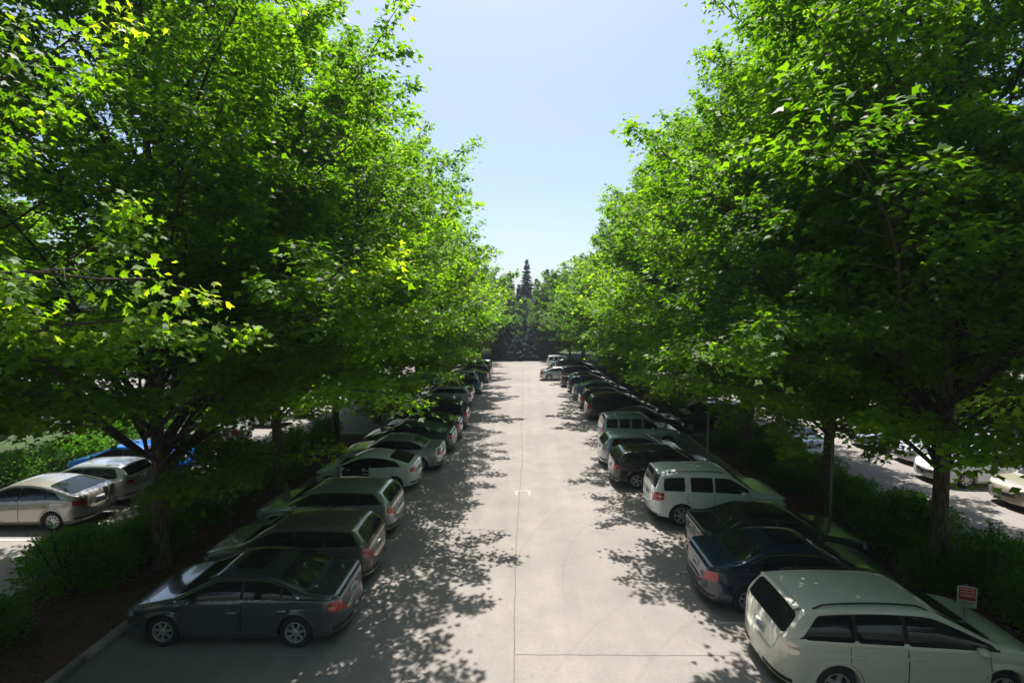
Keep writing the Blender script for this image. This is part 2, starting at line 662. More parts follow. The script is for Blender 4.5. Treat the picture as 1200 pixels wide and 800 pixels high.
# ------------------------------------------------------------------ vegetation
def leaves(rng, centres, dirs, sizes, tip, flatness=0.5, shape='maple'):
    """centres (n,3); dirs outward azimuth vector (n,3); returns verts & faces for leaf polygons"""
    n = len(centres)
    if shape == 'maple':
        base = np.array([(0, 0), (-.50, .28), (-.21, .47), (0, 1.0), (.21, .47), (.50, .28)], dtype=np.float32)
    elif shape == 'maple5':
        base = np.array([(0, 0), (-.34, .04), (-.26, .24), (-.56, .46), (-.21, .52), (0, 1.0), (.21, .52), (.56, .46), (.26, .24), (.34, .04)], dtype=np.float32)
    elif shape == 'oval':
        base = np.array([(0, 0), (-.26, .38), (0, 1.0), (.26, .38)], dtype=np.float32)
    else:
        base = np.array([(0, 0), (-.13, .5), (0, 1.0), (.13, .5)], dtype=np.float32)
    k = len(base)
    d = dirs + rng.normal(0, 0.55, (n, 3))
    d[:, 2] = dirs[:, 2] - 0.25 + rng.normal(0, 0.28, n)
    d /= np.linalg.norm(d, axis=1)[:, None] + 1e-6
    up = np.zeros((n, 3))
    up[:, 2] = 1
    up += rng.normal(0, flatness, (n, 3))
    s = np.cross(d, up)
    s /= np.linalg.norm(s, axis=1)[:, None] + 1e-6
    nn = np.cross(s, d)
    V = np.zeros((n, k, 3), dtype=np.float32)
    for i in range(k):
        bend = -0.22 * (abs(base[i, 0]) * 1.2 + 0.55 * base[i, 1] ** 2)
        V[:, i, :] = centres + sizes[:, None] * (s * base[i, 0] + d * (base[i, 1] - .35) + nn * bend)
    F = np.arange(n * k, dtype=np.int32)
    return V.reshape(-1, 3), F, np.full(n, k, dtype=np.int32), k


def foliage_mesh(name, rng, centres, dirs, sizes, var, mat, shape='maple', flatness=0.5):
    V, F, S, k = leaves(rng, centres, dirs, sizes, None, flatness, shape)
    me = mesh_np(name, V, F, S, [mat])
    at = me.attributes.new('leafvar', 'FLOAT', 'POINT')
    at.data.foreach_set('value', np.repeat(np.clip(var, 0, 1), k).astype(np.float32))
    return me


def make_maple(seed, H=17.0, R=7.0, base=2.9, nlimb=64, leaf=0.21, per=20, fork=4.4, mat='leaf', tw_step=0.46, lean=0.24, low=(), shape='maple', hole=None, vb=0.0):
    rng = np.random.default_rng(seed)
    rr = random.Random(seed)
    trunk = MB()
    tp = []
    nseg = 10
    wob = [rr.uniform(-.12, .12) for _ in range(4)]
    for i in range(nseg + 1):
        t = i / nseg
        tp.append((wob[0] * math.sin(t * 3) * t * 2, wob[1] * math.sin(t * 2.5 + 1) * t * 2, H * 0.9 * t))
    tr = [0.19 * (1 - 0.9 * (i / nseg) ** 0.8) + 0.012 for i in range(nseg + 1)]
    # root flare
    trunk.tube([(0, 0, -0.1), (0, 0, 0.05), (0, 0, 0.4)] + tp[1:], [0.30, 0.26, 0.205] + tr[1:], 10)
    br = MB()
    cents, dirs, sizes, var = [], [], [], []

    def prof(t):  # relative crown radius by relative height
        pts = [(0, .50), (.10, .80), (.25, 1.0), (.42, .98), (.6, .80), (.78, .55), (.9, .32), (1.0, .08)]
        for (a, ra), (b, rb) in zip(pts, pts[1:]):
            if t <= b:
                return ra + (rb - ra) * (t - a) / (b - a)
        return .05
    for i in range(nlimb):
        t = (i + .5) / nlimb
        tip_z = base + (H - base) * (t ** 0.92)
        az = i * 2.39996 + rr.uniform(-.35, .35)
        tip_z = max(base, min(H, tip_z + rr.uniform(-.8, .8)))
        rad = R * prof((tip_z - base) / (H - base)) * rr.uniform(.74, 1.05) * (1 + lean * math.cos(az))
        if i < len(low):
            az, rad, tip_z = math.radians(low[i][0]), low[i][1], low[i][2]
        rise = rad * (0.62 + 0.85 * t) + rr.uniform(-.3, .5)
        z0 = max(fork * rr.uniform(.5, .8), tip_z - rise)
        z0 = min(z0, H * .86)
        ca, sa = math.cos(az), math.sin(az)
        P = []
        n = 9
        bow = rr.uniform(.1, .28)
        for j in range(n + 1):
            s = j / n
            r = rad * s
            z = z0 + (tip_z - z0) * (s ** (1.0 - bow)) * 1.0
            if t < .22:
                z = z0 + (tip_z - z0) * math.sin(s * math.pi * .56) / math.sin(math.pi * .56)
            w = rad * .05 * math.sin(s * 5 + i)
            P.append(Vector((r * ca - w * sa, r * sa + w * ca, z)))
        r0 = 0.022 + 0.042 * rad / R
        br.tube(P, [r0 * (1 - .88 * j / n) for j in range(n + 1)], 5, cap=False)
        L = sum((P[j + 1] - P[j]).length for j in range(n))
        lv = rr.uniform(-.12, .12)
        s = 0.26
        side = 1
        while s <= 1.001:
            jf = s * n
            j = min(int(jf), n - 1)
            p = P[j].lerp(P[j + 1], jf - j)
            d = (P[j + 1] - P[j]).normalized()
            lat = Vector((-d.y, d.x, 0)).normalized() * side
            tl = (0.50 + 1.35 * math.sin(min(1, s * 1.02) * math.pi * .86)) * rr.uniform(.6, 1.25) * (R / 7)
            dirv = (lat * rr.uniform(.7, 1.1) + d * rr.uniform(.5, .9) + Vector((0, 0, rr.uniform(-.12, .22)))).normalized()
            if s > .96:
                dirv = (d + Vector((0, 0, .1))).normalized()
                tl = rr.uniform(.7, 1.5) * R / 7
            q = p + dirv * tl
            q.z -= 0.12 * tl
            mid = p.lerp(q, .5) + Vector((0, 0, .07))
            br.tube([p, mid, q], [.014, .009, .004], 3, cap=False)
            ns = max(2, int(tl / 0.34))
            tv = lv + rr.uniform(-.10, .10)
            for k in range(ns):
                f = (k + 1) / ns
                c = p.lerp(q, f) + Vector((0, 0, .07 * math.sin(f * 3.1)))
                cnt = int(per * rr.uniform(.7, 1.5))
                nz = bnoise.noise(Vector((c.x * .62 + seed, c.y * .62, c.z * .95)))
                if nz < -.16 and s < .9 and rr.random() < .9:
                    continue
                if hole is not None:
                    hv = c - Vector(hole[0])
                    hd = Vector(hole[1]).normalized()
                    if (hv - hd * hv.dot(hd)).length < hole[2]:
                        continue
                rel = s * .55 + f * .45
                spread = .155 + .06 * math.sin(f * 3.1)
                off = rng.normal(0, 1, (cnt, 3)) * np.array([spread, spread, spread * .62])
                # sprays hang at their rims like shallow umbrellas
                off[:, 2] -= (off[:, 0] ** 2 + off[:, 1] ** 2) * 1.3
                cents.append(np.array(c)[None, :] + off)
                dirs.append(np.array((dirv.x, dirv.y, -.05))[None, :] * .8 + off * np.array([3.2, 3.2, 1.0])[None, :])
                sizes.append(leaf * rng.uniform(.62, 1.2, cnt))
                # new growth at the twig tips is yellow
                var.append(vb + .06 + nz * .22 + rng.beta(2.6, 3.0, cnt) * .50 + tv + ((.30 + vb) * max(0, rel - .6) / .4) * rng.uniform(.2, 1, cnt))
            s += tw_step / max(L, 1) * rr.uniform(.8, 1.2)
            side = -side
    # long free shoots at the outline
    cents = np.concatenate(cents)
    dirs = np.concatenate(dirs)
    sizes = np.concatenate(sizes)
    var = np.concatenate(var)
    pass
    fm = foliage_mesh('maple_crown', rng, cents, dirs, sizes, var, M[mat], shape, .38)
    return trunk.mesh('maple_trunk', M['bark'], True), br.mesh('maple_branches', M['bark_dark'], True), fm


def make_conifer(seed, H=22, R=3.6):
    rng = np.random.default_rng(seed)
    rr = random.Random(seed)
    tk = MB()
    tk.tube([(0, 0, 0), (0, 0, H * .5), (0, 0, H)], [.35, .2, .02], 7)
    C, D, S, Vv = [], [], [], []
    z = 1.0
    while z < H - .2:
        t = z / H
        rad = R * (1 - t) ** .85 * rr.uniform(.75, 1.1) + .12
        nb = 10 if t < .8 else 6
        for b in range(nb):
            az = rr.uniform(0, 6.28)
            rl = rad * rr.uniform(.6, 1.12)
            n = int(12 + rl * 30)
            s = rng.uniform(.12, 1, n) ** .8
            w = rng.normal(0, .16, n) * (0.4 + rl * .22) * (1.1 - s * .6)
            x = s * rl * math.cos(az) - w * math.sin(az)
            y = s * rl * math.sin(az) + w * math.cos(az)
            zz = z - s * rl * .32 + (s ** 3) * rl * .12 + rng.normal(0, .05, n)
            C.append(np.stack([x, y, zz], 1))
            d = np.zeros((n, 3))
            d[:, 0] = math.cos(az)
            d[:, 1] = math.sin(az)
            D.append(d)
            S.append(rng.uniform(.32, .6, n))
            Vv.append(rng.uniform(0, .8, n))
        z += rr.uniform(.30, .5)
    fm = foliage_mesh('conifer_crown', rng, np.concatenate(C), np.concatenate(D), np.concatenate(S), np.concatenate(Vv), M['conifer'], 'oval', .6)
    return tk.mesh('conifer_trunk', M['bark_dark'], True), None, fm


def make_shrub(seed, n=8000, leaf=.072, mat='shrub', upright=0.25):
    rng = np.random.default_rng(seed)
    rr = random.Random(seed)
    lobes = [(rr.uniform(-.45, .45), rr.uniform(-.45, .45), rr.uniform(.35, .62), rr.uniform(.38, .58)) for _ in range(9)]
    lobes.append((0, 0, .5, .7))
    C, D = [], []
    for (x, y, z, r) in lobes:
        m = n // len(lobes)
        u = rng.normal(0, 1, (m, 3))
        u /= np.linalg.norm(u, axis=1)[:, None]
        rad = r * rng.uniform(.55, 1.06, m) ** .6
        c = u * rad[:, None] * np.array([1, 1, .85]) + np.array([x, y, z])
        ok = c[:, 2] > 0.02
        C.append(c[ok])
        D.append(u[ok] + np.array([0, 0, upright + .3]))
    C = np.concatenate(C)
    D = np.concatenate(D)
    # twigs sticking out of the outline
    sh = []
    for _ in range(14):
        a = rr.uniform(0, 6.28)
        e = rr.uniform(.5, 1.4)
        d = np.array([math.cos(a) * math.cos(e), math.sin(a) * math.cos(e), math.sin(e)])
        L = rr.uniform(.70, .95)
        k = 26
        s = rng.uniform(.6, 1, k)
        C = np.concatenate([C, np.array([0, 0, .3]) + d * (s * L)[:, None] + rng.normal(0, .035, (k, 3))])
        D = np.concatenate([D, np.repeat(d[None], k, 0)])
        sh.append(d * L)
    S = leaf * rng.uniform(.6, 1.25, len(C))
    V = rng.beta(2, 3, len(C)) * .65 + .35 * np.clip(C[:, 2] - .75, 0, .5) * 2 * rng.uniform(0, 1, len(C))
    fm = foliage_mesh('shrub_foliage', rng, C, D, S, V, M[mat], 'oval', .7)
    st = MB()
    for d in sh[:14]:
        st.tube([(0, 0, 0), tuple(d * .5 + np.array([0, 0, .1])), tuple(d * .95 + np.array([0, 0, .3]))], [.03, .018, .006], 4, cap=False)
    return st.mesh('shrub_stems', M['bark_dark']), None, fm


def place_plant(name, kit, loc, rz, sc, label, cat, group, names=('trunk', 'branches', 'crown')):
    root = bpy.data.objects.new(name, None)
    COL.objects.link(root)
    root.location = loc
    root.rotation_euler = (0, 0, rz)
    root.scale = sc if isinstance(sc, tuple) else (sc, sc, sc)
    tag(root, label, cat, group)
    for nm, me in zip(names, kit):
        if me is not None:
            link(nm, me, root)
    return root


NEAR = [make_maple(11, H=18.5, R=7.0, nlimb=84, leaf=.155, per=44, low=((-30, 3.2, 3.2), (8, 3.4, 3.1), (95, 3.2, 2.9)), hole=((9.6, -12.6, 6.68), (-.915, 1, .069), .62),  base=3.7, fork=5.2, tw_step=.40), make_maple(12, H=19, R=7.0, nlimb=84, leaf=.155, per=44,  base=3.6, fork=5.2, tw_step=.40)]
NEAREST = [make_maple(13, H=18.5, R=6.8, nlimb=66, leaf=.125, per=34, hole=((13.1, -5.75, 6.52), (-1.144, 1.25, .0674), .50), base=3.7, fork=5.2, tw_step=.42, shape='maple5', vb=.10)]
FARM = [make_maple(21, H=18.5, R=7.1, nlimb=76, leaf=.28, per=23, base=3.2, tw_step=.46), make_maple(22, H=18, R=7.0, nlimb=72, leaf=.28, per=23, base=3.2, mat='leaf_b', tw_step=.46)]
BACK = [make_maple(31, H=17, R=6.5, nlimb=44, leaf=.40, per=9, mat='wood_leaf', tw_step=.6, lean=0)]
CON = [make_conifer(41, 24, 5.0), make_conifer(42, 20, 4.6)]
SHR = [make_shrub(51), make_shrub(52, leaf=.065), make_shrub(53, leaf=.085, n=6000)]

ORD = ['first', 'second', 'third', 'fourth', 'fifth', 'sixth', 'seventh', 'eighth', 'ninth', 'tenth', 'eleventh', 'twelfth', 'thirteenth', 'fourteenth', 'fifteenth',
       'sixteenth', 'seventeenth', 'eighteenth', 'nineteenth', 'twentieth', 'twenty-first', 'twenty-second']
rt = random.Random(77)
left_row = [(-10.5, 4.6, .80, 4), (-9.6, 12.6, 1.0, 0), (-9.5, 18.6, 1.0, 1), (-9.6, 24.8, 1.0, 0), (-9.3, 31, 1.0, 1), (-9.5, 36.5, .98, 2), (-9.3, 42.5, 1.0, 3),
            (-9.5, 48.5, .95, 2), (-9.4, 54.5, .9, 3), (-9.4, 60.5, .85, 2)]
right_row = [(12.4, 4.4, .85, 4), (10.4, 12.4, 1.0, 1), (10.5, 17.1, .98, 1), (10.5, 23, 1.0, 0), (10.6, 35, 1.0, 3), (10.6, 29.2, .98, 1), (10.5, 41, 1.0, 2),
             (10.6, 47, .95, 3), (10.5, 53, .95, 2), (10.5, 59, .9, 3), (10.5, 64.5, .85, 2)]
KITS = NEAR + FARM + NEAREST
ADDED_BEHIND = [(-11.2, -2.5, .9, 2), (-10.8, -9, .95, 3), (-10.6, -15.5, .95, 2), (12.0, -2.5, .9, 3), (11.6, -9, .95, 2), (11.4, -15.5, .95, 3), (-3.5, -23, .9, 2), (3.5, -24, .9, 3), (-24, -4, 1, 3), (-24, -12, 1, 2), (26, -4, 1, 3), (26, -12, 1, 2)]  # unseen trees added for the car windows to reflect, also shading the foreground
for i, (x, y, s, k) in enumerate(ADDED_BEHIND):
    place_plant('maple_tree', KITS[k], (x, y, 0.12), (0 if x < 0 else math.pi), s, f'unseen maple added behind the viewpoint for reflections, {ORD[i]} of the twelve there', 'tree', 'maples added behind the camera')
right_row.sort(key=lambda t: t[1])
for side, row in (('left', left_row), ('right', right_row)):
    for i, (x, y, s, k) in enumerate(row):
        s = s * (.90 if y > 40 else .96 if y > 27 else 1)
        place_plant('maple_tree', KITS[k], (x, y, 0.12), (0 if side == 'left' else math.pi) + rt.uniform(-.45, .45) * (y > 13), (s, s, s * (1.28 if y < 5 else rt.uniform(.95, 1.05))),
                    f'bright green maple, {ORD[i]} tree from the camera in the {side} row along the lane', 'tree', 'maples lining the lane')

# outer rows behind the side lots
cnt = {}


def nth(n):
    return f'{ORD[n - 1]} from the near end'




def outer(x, y, kit, s, where, z=0, grp='trees beyond the lots'):
    if x < -20 and y > 0 and abs(x / y + .915) < .17 + 2.5 / y:
        return   # open sight to the house between the trees
    cnt[where] = cnt.get(where, 0) + 1
    place_plant('shade_tree', kit, (x, y, z), rt.uniform(0, 6.28), (s, s, s * rt.uniform(.9, 1.12)),
                f'leafy tree {where}, ' + (nth(cnt[where]).replace('near end', 'left') if 'far end' in where else nth(cnt[where])), 'tree', f'{grp}, {where}')


for y in (8, 14, 21, 27, 34, 41, 48, 55, 62):
    outer(-27.5 + rt.uniform(-.6, .6), y, FARM[1], rt.uniform(.9, 1.05), 'in the bed beyond the left lot', .12)
for y in (6, 12.5, 19, 26, 33, 40, 47, 54, 61):
    outer(33.4 + rt.uniform(-.6, .6), y, FARM[1], rt.uniform(.9, 1.05), 'in the bed beyond the right lot', .12)
for y in range(2, 82, 9):
    outer(-44 + rt.uniform(-3, 3), y + rt.uniform(-2, 2), BACK[0], rt.uniform(1.0, 1.25), 'in the woods far left of the lots')
    outer(46 + rt.uniform(-3, 3), y + rt.uniform(-2, 2), BACK[0], rt.uniform(1.0, 1.25), 'in the woods far right of the lots')
for x in (-40, -31, -22, -14, -8.5, 9, 15, 23, 32, 41):
    outer(x, 76 + rt.uniform(-3, 3), BACK[0], rt.uniform(.75, 1.0) if abs(x) < 12 else 1.0, 'in the woods behind the far end of the lane')
for x, y, s in ((8.6, 70.5, .66), (-8.8, 69.5, .66), (7.2, 77, .62), (-7.6, 77, .62)):
    place_plant('maple_tree', FARM[0], (x, y, 0), (0 if x < 0 else math.pi), (s, s, s), f'bright green maple closing in the {"left" if x < 0 else "right"} side of the lane end, {"in front" if y < 72 else "behind"}', 'tree', 'maples at the lane end')
for px, d, s in ((563, 88, .86), (583, 84, .74), (648, 84, .80), (668, 88, .9), (600, 79, .42), (630, 79, .40)):
    outer((px - 614) / FPX * d, d, FARM[1], s, 'rising behind the far end of the lane')
for x, y, s in ((-6.5, 84, .5), (-4.4, 78, .42), (-1.2, 82, .38), (2.2, 79, .34), (5.6, 80, .45)):
    outer(x, y, BACK[0], s, 'low and bushy, closing the far end of the lane')
# conifers
CONS = ((617, 303, 96, 0), (597, 316, 92, 1), (641, 314, 100, 1), (608, 332, 88, 0), (629, 325, 90, 1), 
                                     (611, 352, 86, 1), (645, 350, 86, 1), (588, 350, 86, 0), (600, 368, 80, 0), (615, 372, 79, 1), (632, 366, 80, 0), (622, 385, 77, 0), (590, 378, 78, 1), (642, 372, 78, 1), (606, 392, 76, 1))
RANK = sorted(q[0] for q in CONS)
for i, (px, top, d, k) in enumerate(CONS):
    h = CAM_H + (370 - top) / FPX * d
    base = (24, 20)[k]
    x = (px - 614) / FPX * d
    s = h / base
    w = max(s, .55)
    place_plant('conifer', CON[k], (x, d, 0), rt.uniform(0, 6), (w, w, s),
                'tallest dark haze-tinted conifer above the far end of the lane' if i == 0 else f'dark haze-tinted conifer behind the lane end, {ORD[RANK.index(px)]} from the left of the stand',
                'conifer', None if i == 0 else 'conifers behind the lane end', ('trunk', 'branches', 'crown'))

# shrubs
SN = [('left bed', -1), ('right bed', 1)]
shrubs = []
for (x, y, s, h) in ((-11.0, 9.2, 1.0, .85), (-11.0, 11.4, 1.3, 1.1), (-10.9, 12.9, 1.0, .8), (-10.4, 13.6, 1.05, .9), (-11.2, 15.4, 1.2, 1.1), (-10.6, 17.4, 1.0, .95), (-11.3, 19.4, 1.25, 1.2),
                     (-10.6, 21.6, 1.1, 1.0), (-11.2, 23.8, 1.1, 1.0), (-10.8, 26.0, 1.0, 1.0), (-11.3, 7.0, 1.1, .9), (-10.0, 15.6, .8, .7), (-9.9, 19.8, .85, .75), (-9.9, 23.4, .8, .8)):
    shrubs.append((x, y, s, h, 'in the bed left of the lane'))
for (x, y, s, h) in ((10.9, 10.0, 1.2, 1.0), (11.3, 7.8, 1.15, 1.0), (11.5, 12.0, 1.15, 1.05), (10.2, 14.2, 1.0, .8), (11.3, 14.4, 1.2, 1.1), (10.6, 16.0, .9, .8), (11.4, 17.0, 1.1, .9), (10.4, 18.9, 1.0, .85),
                     (11.4, 19.4, 1.15, .95), (10.7, 21.4, 1.15, 1.1), (11.6, 22.4, 1.05, 1.0), (10.2, 24.8, 1.0, .8), (11.4, 25.2, 1.1, 1.0), (10.0, 12.2, .8, .65)):
    shrubs.append((x, y, s, h, 'in the bed right of the lane'))
for i in range(14):
    y = 35 + i * 2.2
    shrubs.append((-10.6 + rt.uniform(-.5, .5), y, 1.05, .8, 'in the far bed left of the lane'))
    shrubs.append((11.2 + rt.uniform(-.5, .3), y, 1.05, .8, 'in the far bed right of the lane'))
for i in range(13):
    y = 12 + i * 2.6 + rt.uniform(-.5, .5)
    shrubs.append((-20.6 + rt.uniform(-.4, .6), y, rt.uniform(1.1, 1.6), rt.uniform(.9, 1.4), 'in the bed beyond the left lot'))
    shrubs.append((29.0 + rt.uniform(-.4, .6), y, rt.uniform(1.1, 1.5), rt.uniform(.8, 1.2), 'in the bed beyond the right lot'))
seen = {}
for (x, y, s, h, where) in sorted(shrubs, key=lambda t: t[1]):
    seen[where] = seen.get(where, 0) + 1
    far = y > 30 or abs(x) > 15
    lab = f'dark rounded shrub {where}, {nth(seen[where])}' if far else f'rounded green shrub {where}, {ORD[seen[where] - 1]} from the camera'
    place_plant('shrub', SHR[seen[where] % 3], (x, y, .14), rt.uniform(0, 6.28), (s * 1.2, s * 1.2, h * 1.25), lab, 'shrub', 'shrubs ' + where, ('stems', 'x', 'foliage'))


# ------------------------------------------------------------------ cars
def chaikin(p, it=2):
    for _ in range(it):
        q = [p[0]]
        for a, b in zip(p, p[1:]):
            q.append((a[0] * .75 + b[0] * .25, a[1] * .75 + b[1] * .25))
            q.append((a[0] * .25 + b[0] * .75, a[1] * .25 + b[1] * .75))
        q.append(p[-1])
        p = q
    return p


class Car:
    def __init__(s, prof, W=1.78, wb=2.7, axr=None, Rw=.325, beltf=.93, beltr=1.02, k=.30, rr=.5, rf=.62, sill=.20, dlo=(-1.6, .95), dlo_slope=3.0,
                 belt_min_drop=.05, ee=.80, squareness=2.5):
        p = np.array(chaikin(prof, 2))
        x = p[:, 0].copy()
        for i in range(1, len(x)):
            if x[i] <= x[i - 1]:
                x[i] = x[i - 1] + 1e-4
        s.px, s.pz = x, p[:, 1]
        s.x0, s.x1 = x[0], x[-1]
        s.L = s.x1 - s.x0
        s.W = W / 2
        s.wb = wb
        s.xr = axr if axr is not None else s.x0 + .95
        s.xf = s.xr + wb
        s.Rw = Rw
        s.Ra = Rw + .055
        s.bf, s.br = beltf, beltr
        s.k = k
        s.rr, s.rf = rr, rf
        s.sill = sill
        s.dlo = dlo
        s.ds = dlo_slope
        s.ee = ee
        s.bd = belt_min_drop
        s.sq = squareness

    def ztop(s, x):
        return np.interp(x, s.px, s.pz)

    def belt(s, x):
        line = s.br + (s.bf - s.br) * np.clip((x + 1.6) / 2.6, -.3, 1.3)
        return np.minimum(line, s.ztop(x) - s.bd)

    def plan(s, x):
        a = np.clip((s.rr - (x - s.x0)) / s.rr, 0, 1)
        b = np.clip((s.rf - (s.x1 - x)) / s.rf, 0, 1)
        return ((1 - a ** 3.0) ** (1 / 3.0)) * ((1 - b ** 2.6) ** (1 / 2.6))

    def zb(s, x):
        z = s.sill + .10 * np.clip((s.xr - .35 - x) / .5, 0, 1) ** 1.5 + .05 * np.clip((x - s.xf - .35) / .5, 0, 1)
        for xw in (s.xr, s.xf):
            d = np.abs(x - xw)
            a = np.where(d < s.Ra, s.Rw + np.sqrt(np.maximum(s.Ra ** 2 - d ** 2, 0)), 0)
            z = np.maximum(z, np.where(d < s.Ra, a, 0))
        return np.minimum(z, s.ztop(x) - .12)

    def ze(s, x):
        b = s.belt(x)
        return b + (s.ztop(x) - b) * s.ee

    def yside(s, x, z):
        b = s.belt(x)
        t1 = np.clip((.42 - z) / .25, 0, 1)
        t2 = np.clip((z - .66 * b) / (.34 * b), 0, 1)
        y = s.W - .055 * t1 ** 2 - .045 * t2 ** 2
        # character line
        y = y - .010 * np.exp(-((z - (b - .16)) / .03) ** 2)
        up = np.maximum(z - b, 0)
        h = np.maximum(s.ze(x) - b, 1e-3)
        y = y - np.where(z > b, s.k * up * (0.75 + .5 * np.clip(up / h, 0, 1)) + .012, 0)
        for xw in (s.xr, s.xf):
            rho = np.sqrt((x - xw) ** 2 + (z - s.Rw) ** 2)
            y = y + np.where(z < b, .016 * np.exp(-((rho - s.Ra) / .05) ** 2), 0)
        return y * s.plan(x)

    def top(s, x, y):
        ye = s.yside(x, s.ze(x))
        q = np.clip(np.abs(y) / np.maximum(ye, 1e-4), 0, 1)
        return s.ze(x) + (s.ztop(x) - s.ze(x)) * (1 - q ** s.sq) ** (1 / s.sq)

    def stations(s):
        seg = np.hypot(np.diff(s.px), np.diff(s.pz))
        u = np.concatenate([[0], np.cumsum(seg)])
        xs = list(np.interp(np.linspace(0, u[-1], 100), u, s.px))
        for xw in (s.xr, s.xf):
            xs += [xw + s.Ra * math.cos(a) for a in np.linspace(0, math.pi, 19)]
            xs += [xw - s.Ra - .004, xw + s.Ra + .004]
        for k in (.002, .006, .014, .03, .05, .08, .12, .17, .23, .3):
            xs += [s.x0 + k, s.x1 - k]
        xs = sorted(xs)
        out = [xs[0] + .0012]
        for x in xs[1:]:
            if x - out[-1] > .0022 and x < s.x1 - .001:
                out.append(x)
        return out

    def body(s, name, mat):
        X = s.stations()
        rows = []
        for x in X:
            zb, b, ze = float(s.zb(x)), float(s.belt(x)), float(s.ze(x))
            b = max(b, zb + .03)
            ze = max(ze, b + .004)
            half = []
            yb = float(s.yside(x, zb))
            half.append((max(yb - .30, yb * .3), zb + .0))
            for i in range(13):
                z = zb + (b - zb) * i / 12
                half.append((float(s.yside(x, z)), z))
            for i in range(1, 8):
                z = b + .004 + (ze - b - .004) * i / 7
                half.append((float(s.yside(x, z)), z))
            ye = float(s.yside(x, ze))
            zt = max(float(s.ztop(x)), ze + .002)
            for i in range(1, 13):
                ph = math.pi / 2 * i / 12
                half.append((ye * math.cos(ph) ** (2 / s.sq), ze + (zt - ze) * math.sin(ph) ** (2 / s.sq)))
            full = [(x, -y, z) for (y, z) in half] + [(x, y, z) for (y, z) in half[::-1][1:]]
            rows.append(full)
        mb = MB()
        mb.grid(rows)
        n = len(rows[0])
        mb.add([rows[0][i] for i in range(n)], [tuple(range(n))])
        mb.add([rows[-1][i] for i in range(n)], [tuple(range(n))[::-1]])
        me = mb.mesh(name, mat, True)
        return me

    # patch on the side surface: z rows, x range by z
    def side_patch(s, sgn, x0, x1, zlo, zhi, off, nx=10, nz=6, by='x'):
        P = []
        if by == 'x':
            for i in range(nx + 1):
                x = x0 + (x1 - x0) * i / nx
                lo, hi = zlo(x), zhi(x)
                hi = max(hi, lo + .001)
                P.append([(x, lo + (hi - lo) * j / nz) for j in range(nz + 1)])
        else:
            for j in range(nz + 1):
                z = zlo + (zhi - zlo) * j / nz
                a, b = x0(z), x1(z)
                P.append([(a + (b - a) * i / nx, z) for i in range(nx + 1)])
        out = []
        for r in P:
            row = []
            for (x, z) in r:
                y = float(s.yside(x, z))
                e = .004
                gx = float(s.yside(x + e, z) - s.yside(x - e, z)) / (2 * e)
                gz = float(s.yside(x, z + e) - s.yside(x, z - e)) / (2 * e)
                gx = max(-6, min(6, gx))
                gz = max(-1.2, min(1.2, gz))
                nn = Vector((-gx, 1, -gz)).normalized() * off
                row.append((x + nn.x, sgn * (y + nn.y), z + nn.z))
            out.append(row)
        if sgn < 0:
            out = out[::-1]
        return out

    def top_patch(s, x0, x1, a, off, nx=12, ny=10, round_=.12, a1=None):
        # sample along the profile by arc length
        m = (s.px > x0) & (s.px < x1)
        xx = np.concatenate([[x0], s.px[m], [x1]])
        zz = np.interp(xx, s.px, s.pz)
        u = np.concatenate([[0], np.cumsum(np.hypot(np.diff(xx), np.diff(zz)))])
        uu = np.linspace(0, u[-1], nx + 1)
        xs = np.interp(uu, u, xx)
        rows = []
        for q, x in zip(uu, xs):
            x = float(x)
            e = .01
            dz = float(s.ztop(x + e) - s.ztop(x - e)) / (2 * e)
            nv = Vector((-dz, 0, 1)).normalized()
            ye = float(s.yside(x, float(s.ze(x))))
            t = q / u[-1]
            aa = a if a1 is None else a + (a1 - a) * t
            c = 1.0
            ed = min(t, 1 - t)
            if ed < round_:
                c = 1 - .10 * (1 - ed / round_) ** 2
            row = []
            for j in range(ny + 1):
                y = (-1 + 2 * j / ny) * aa * ye * c
                z = float(s.top(x, y))
                row.append((x + nv.x * off, y, z + nv.z * off))
            rows.append(row[::-1])
        return rows[::-1]


def sm(t):
    t = max(0, min(1, t))
    return t * t * (3 - 2 * t)


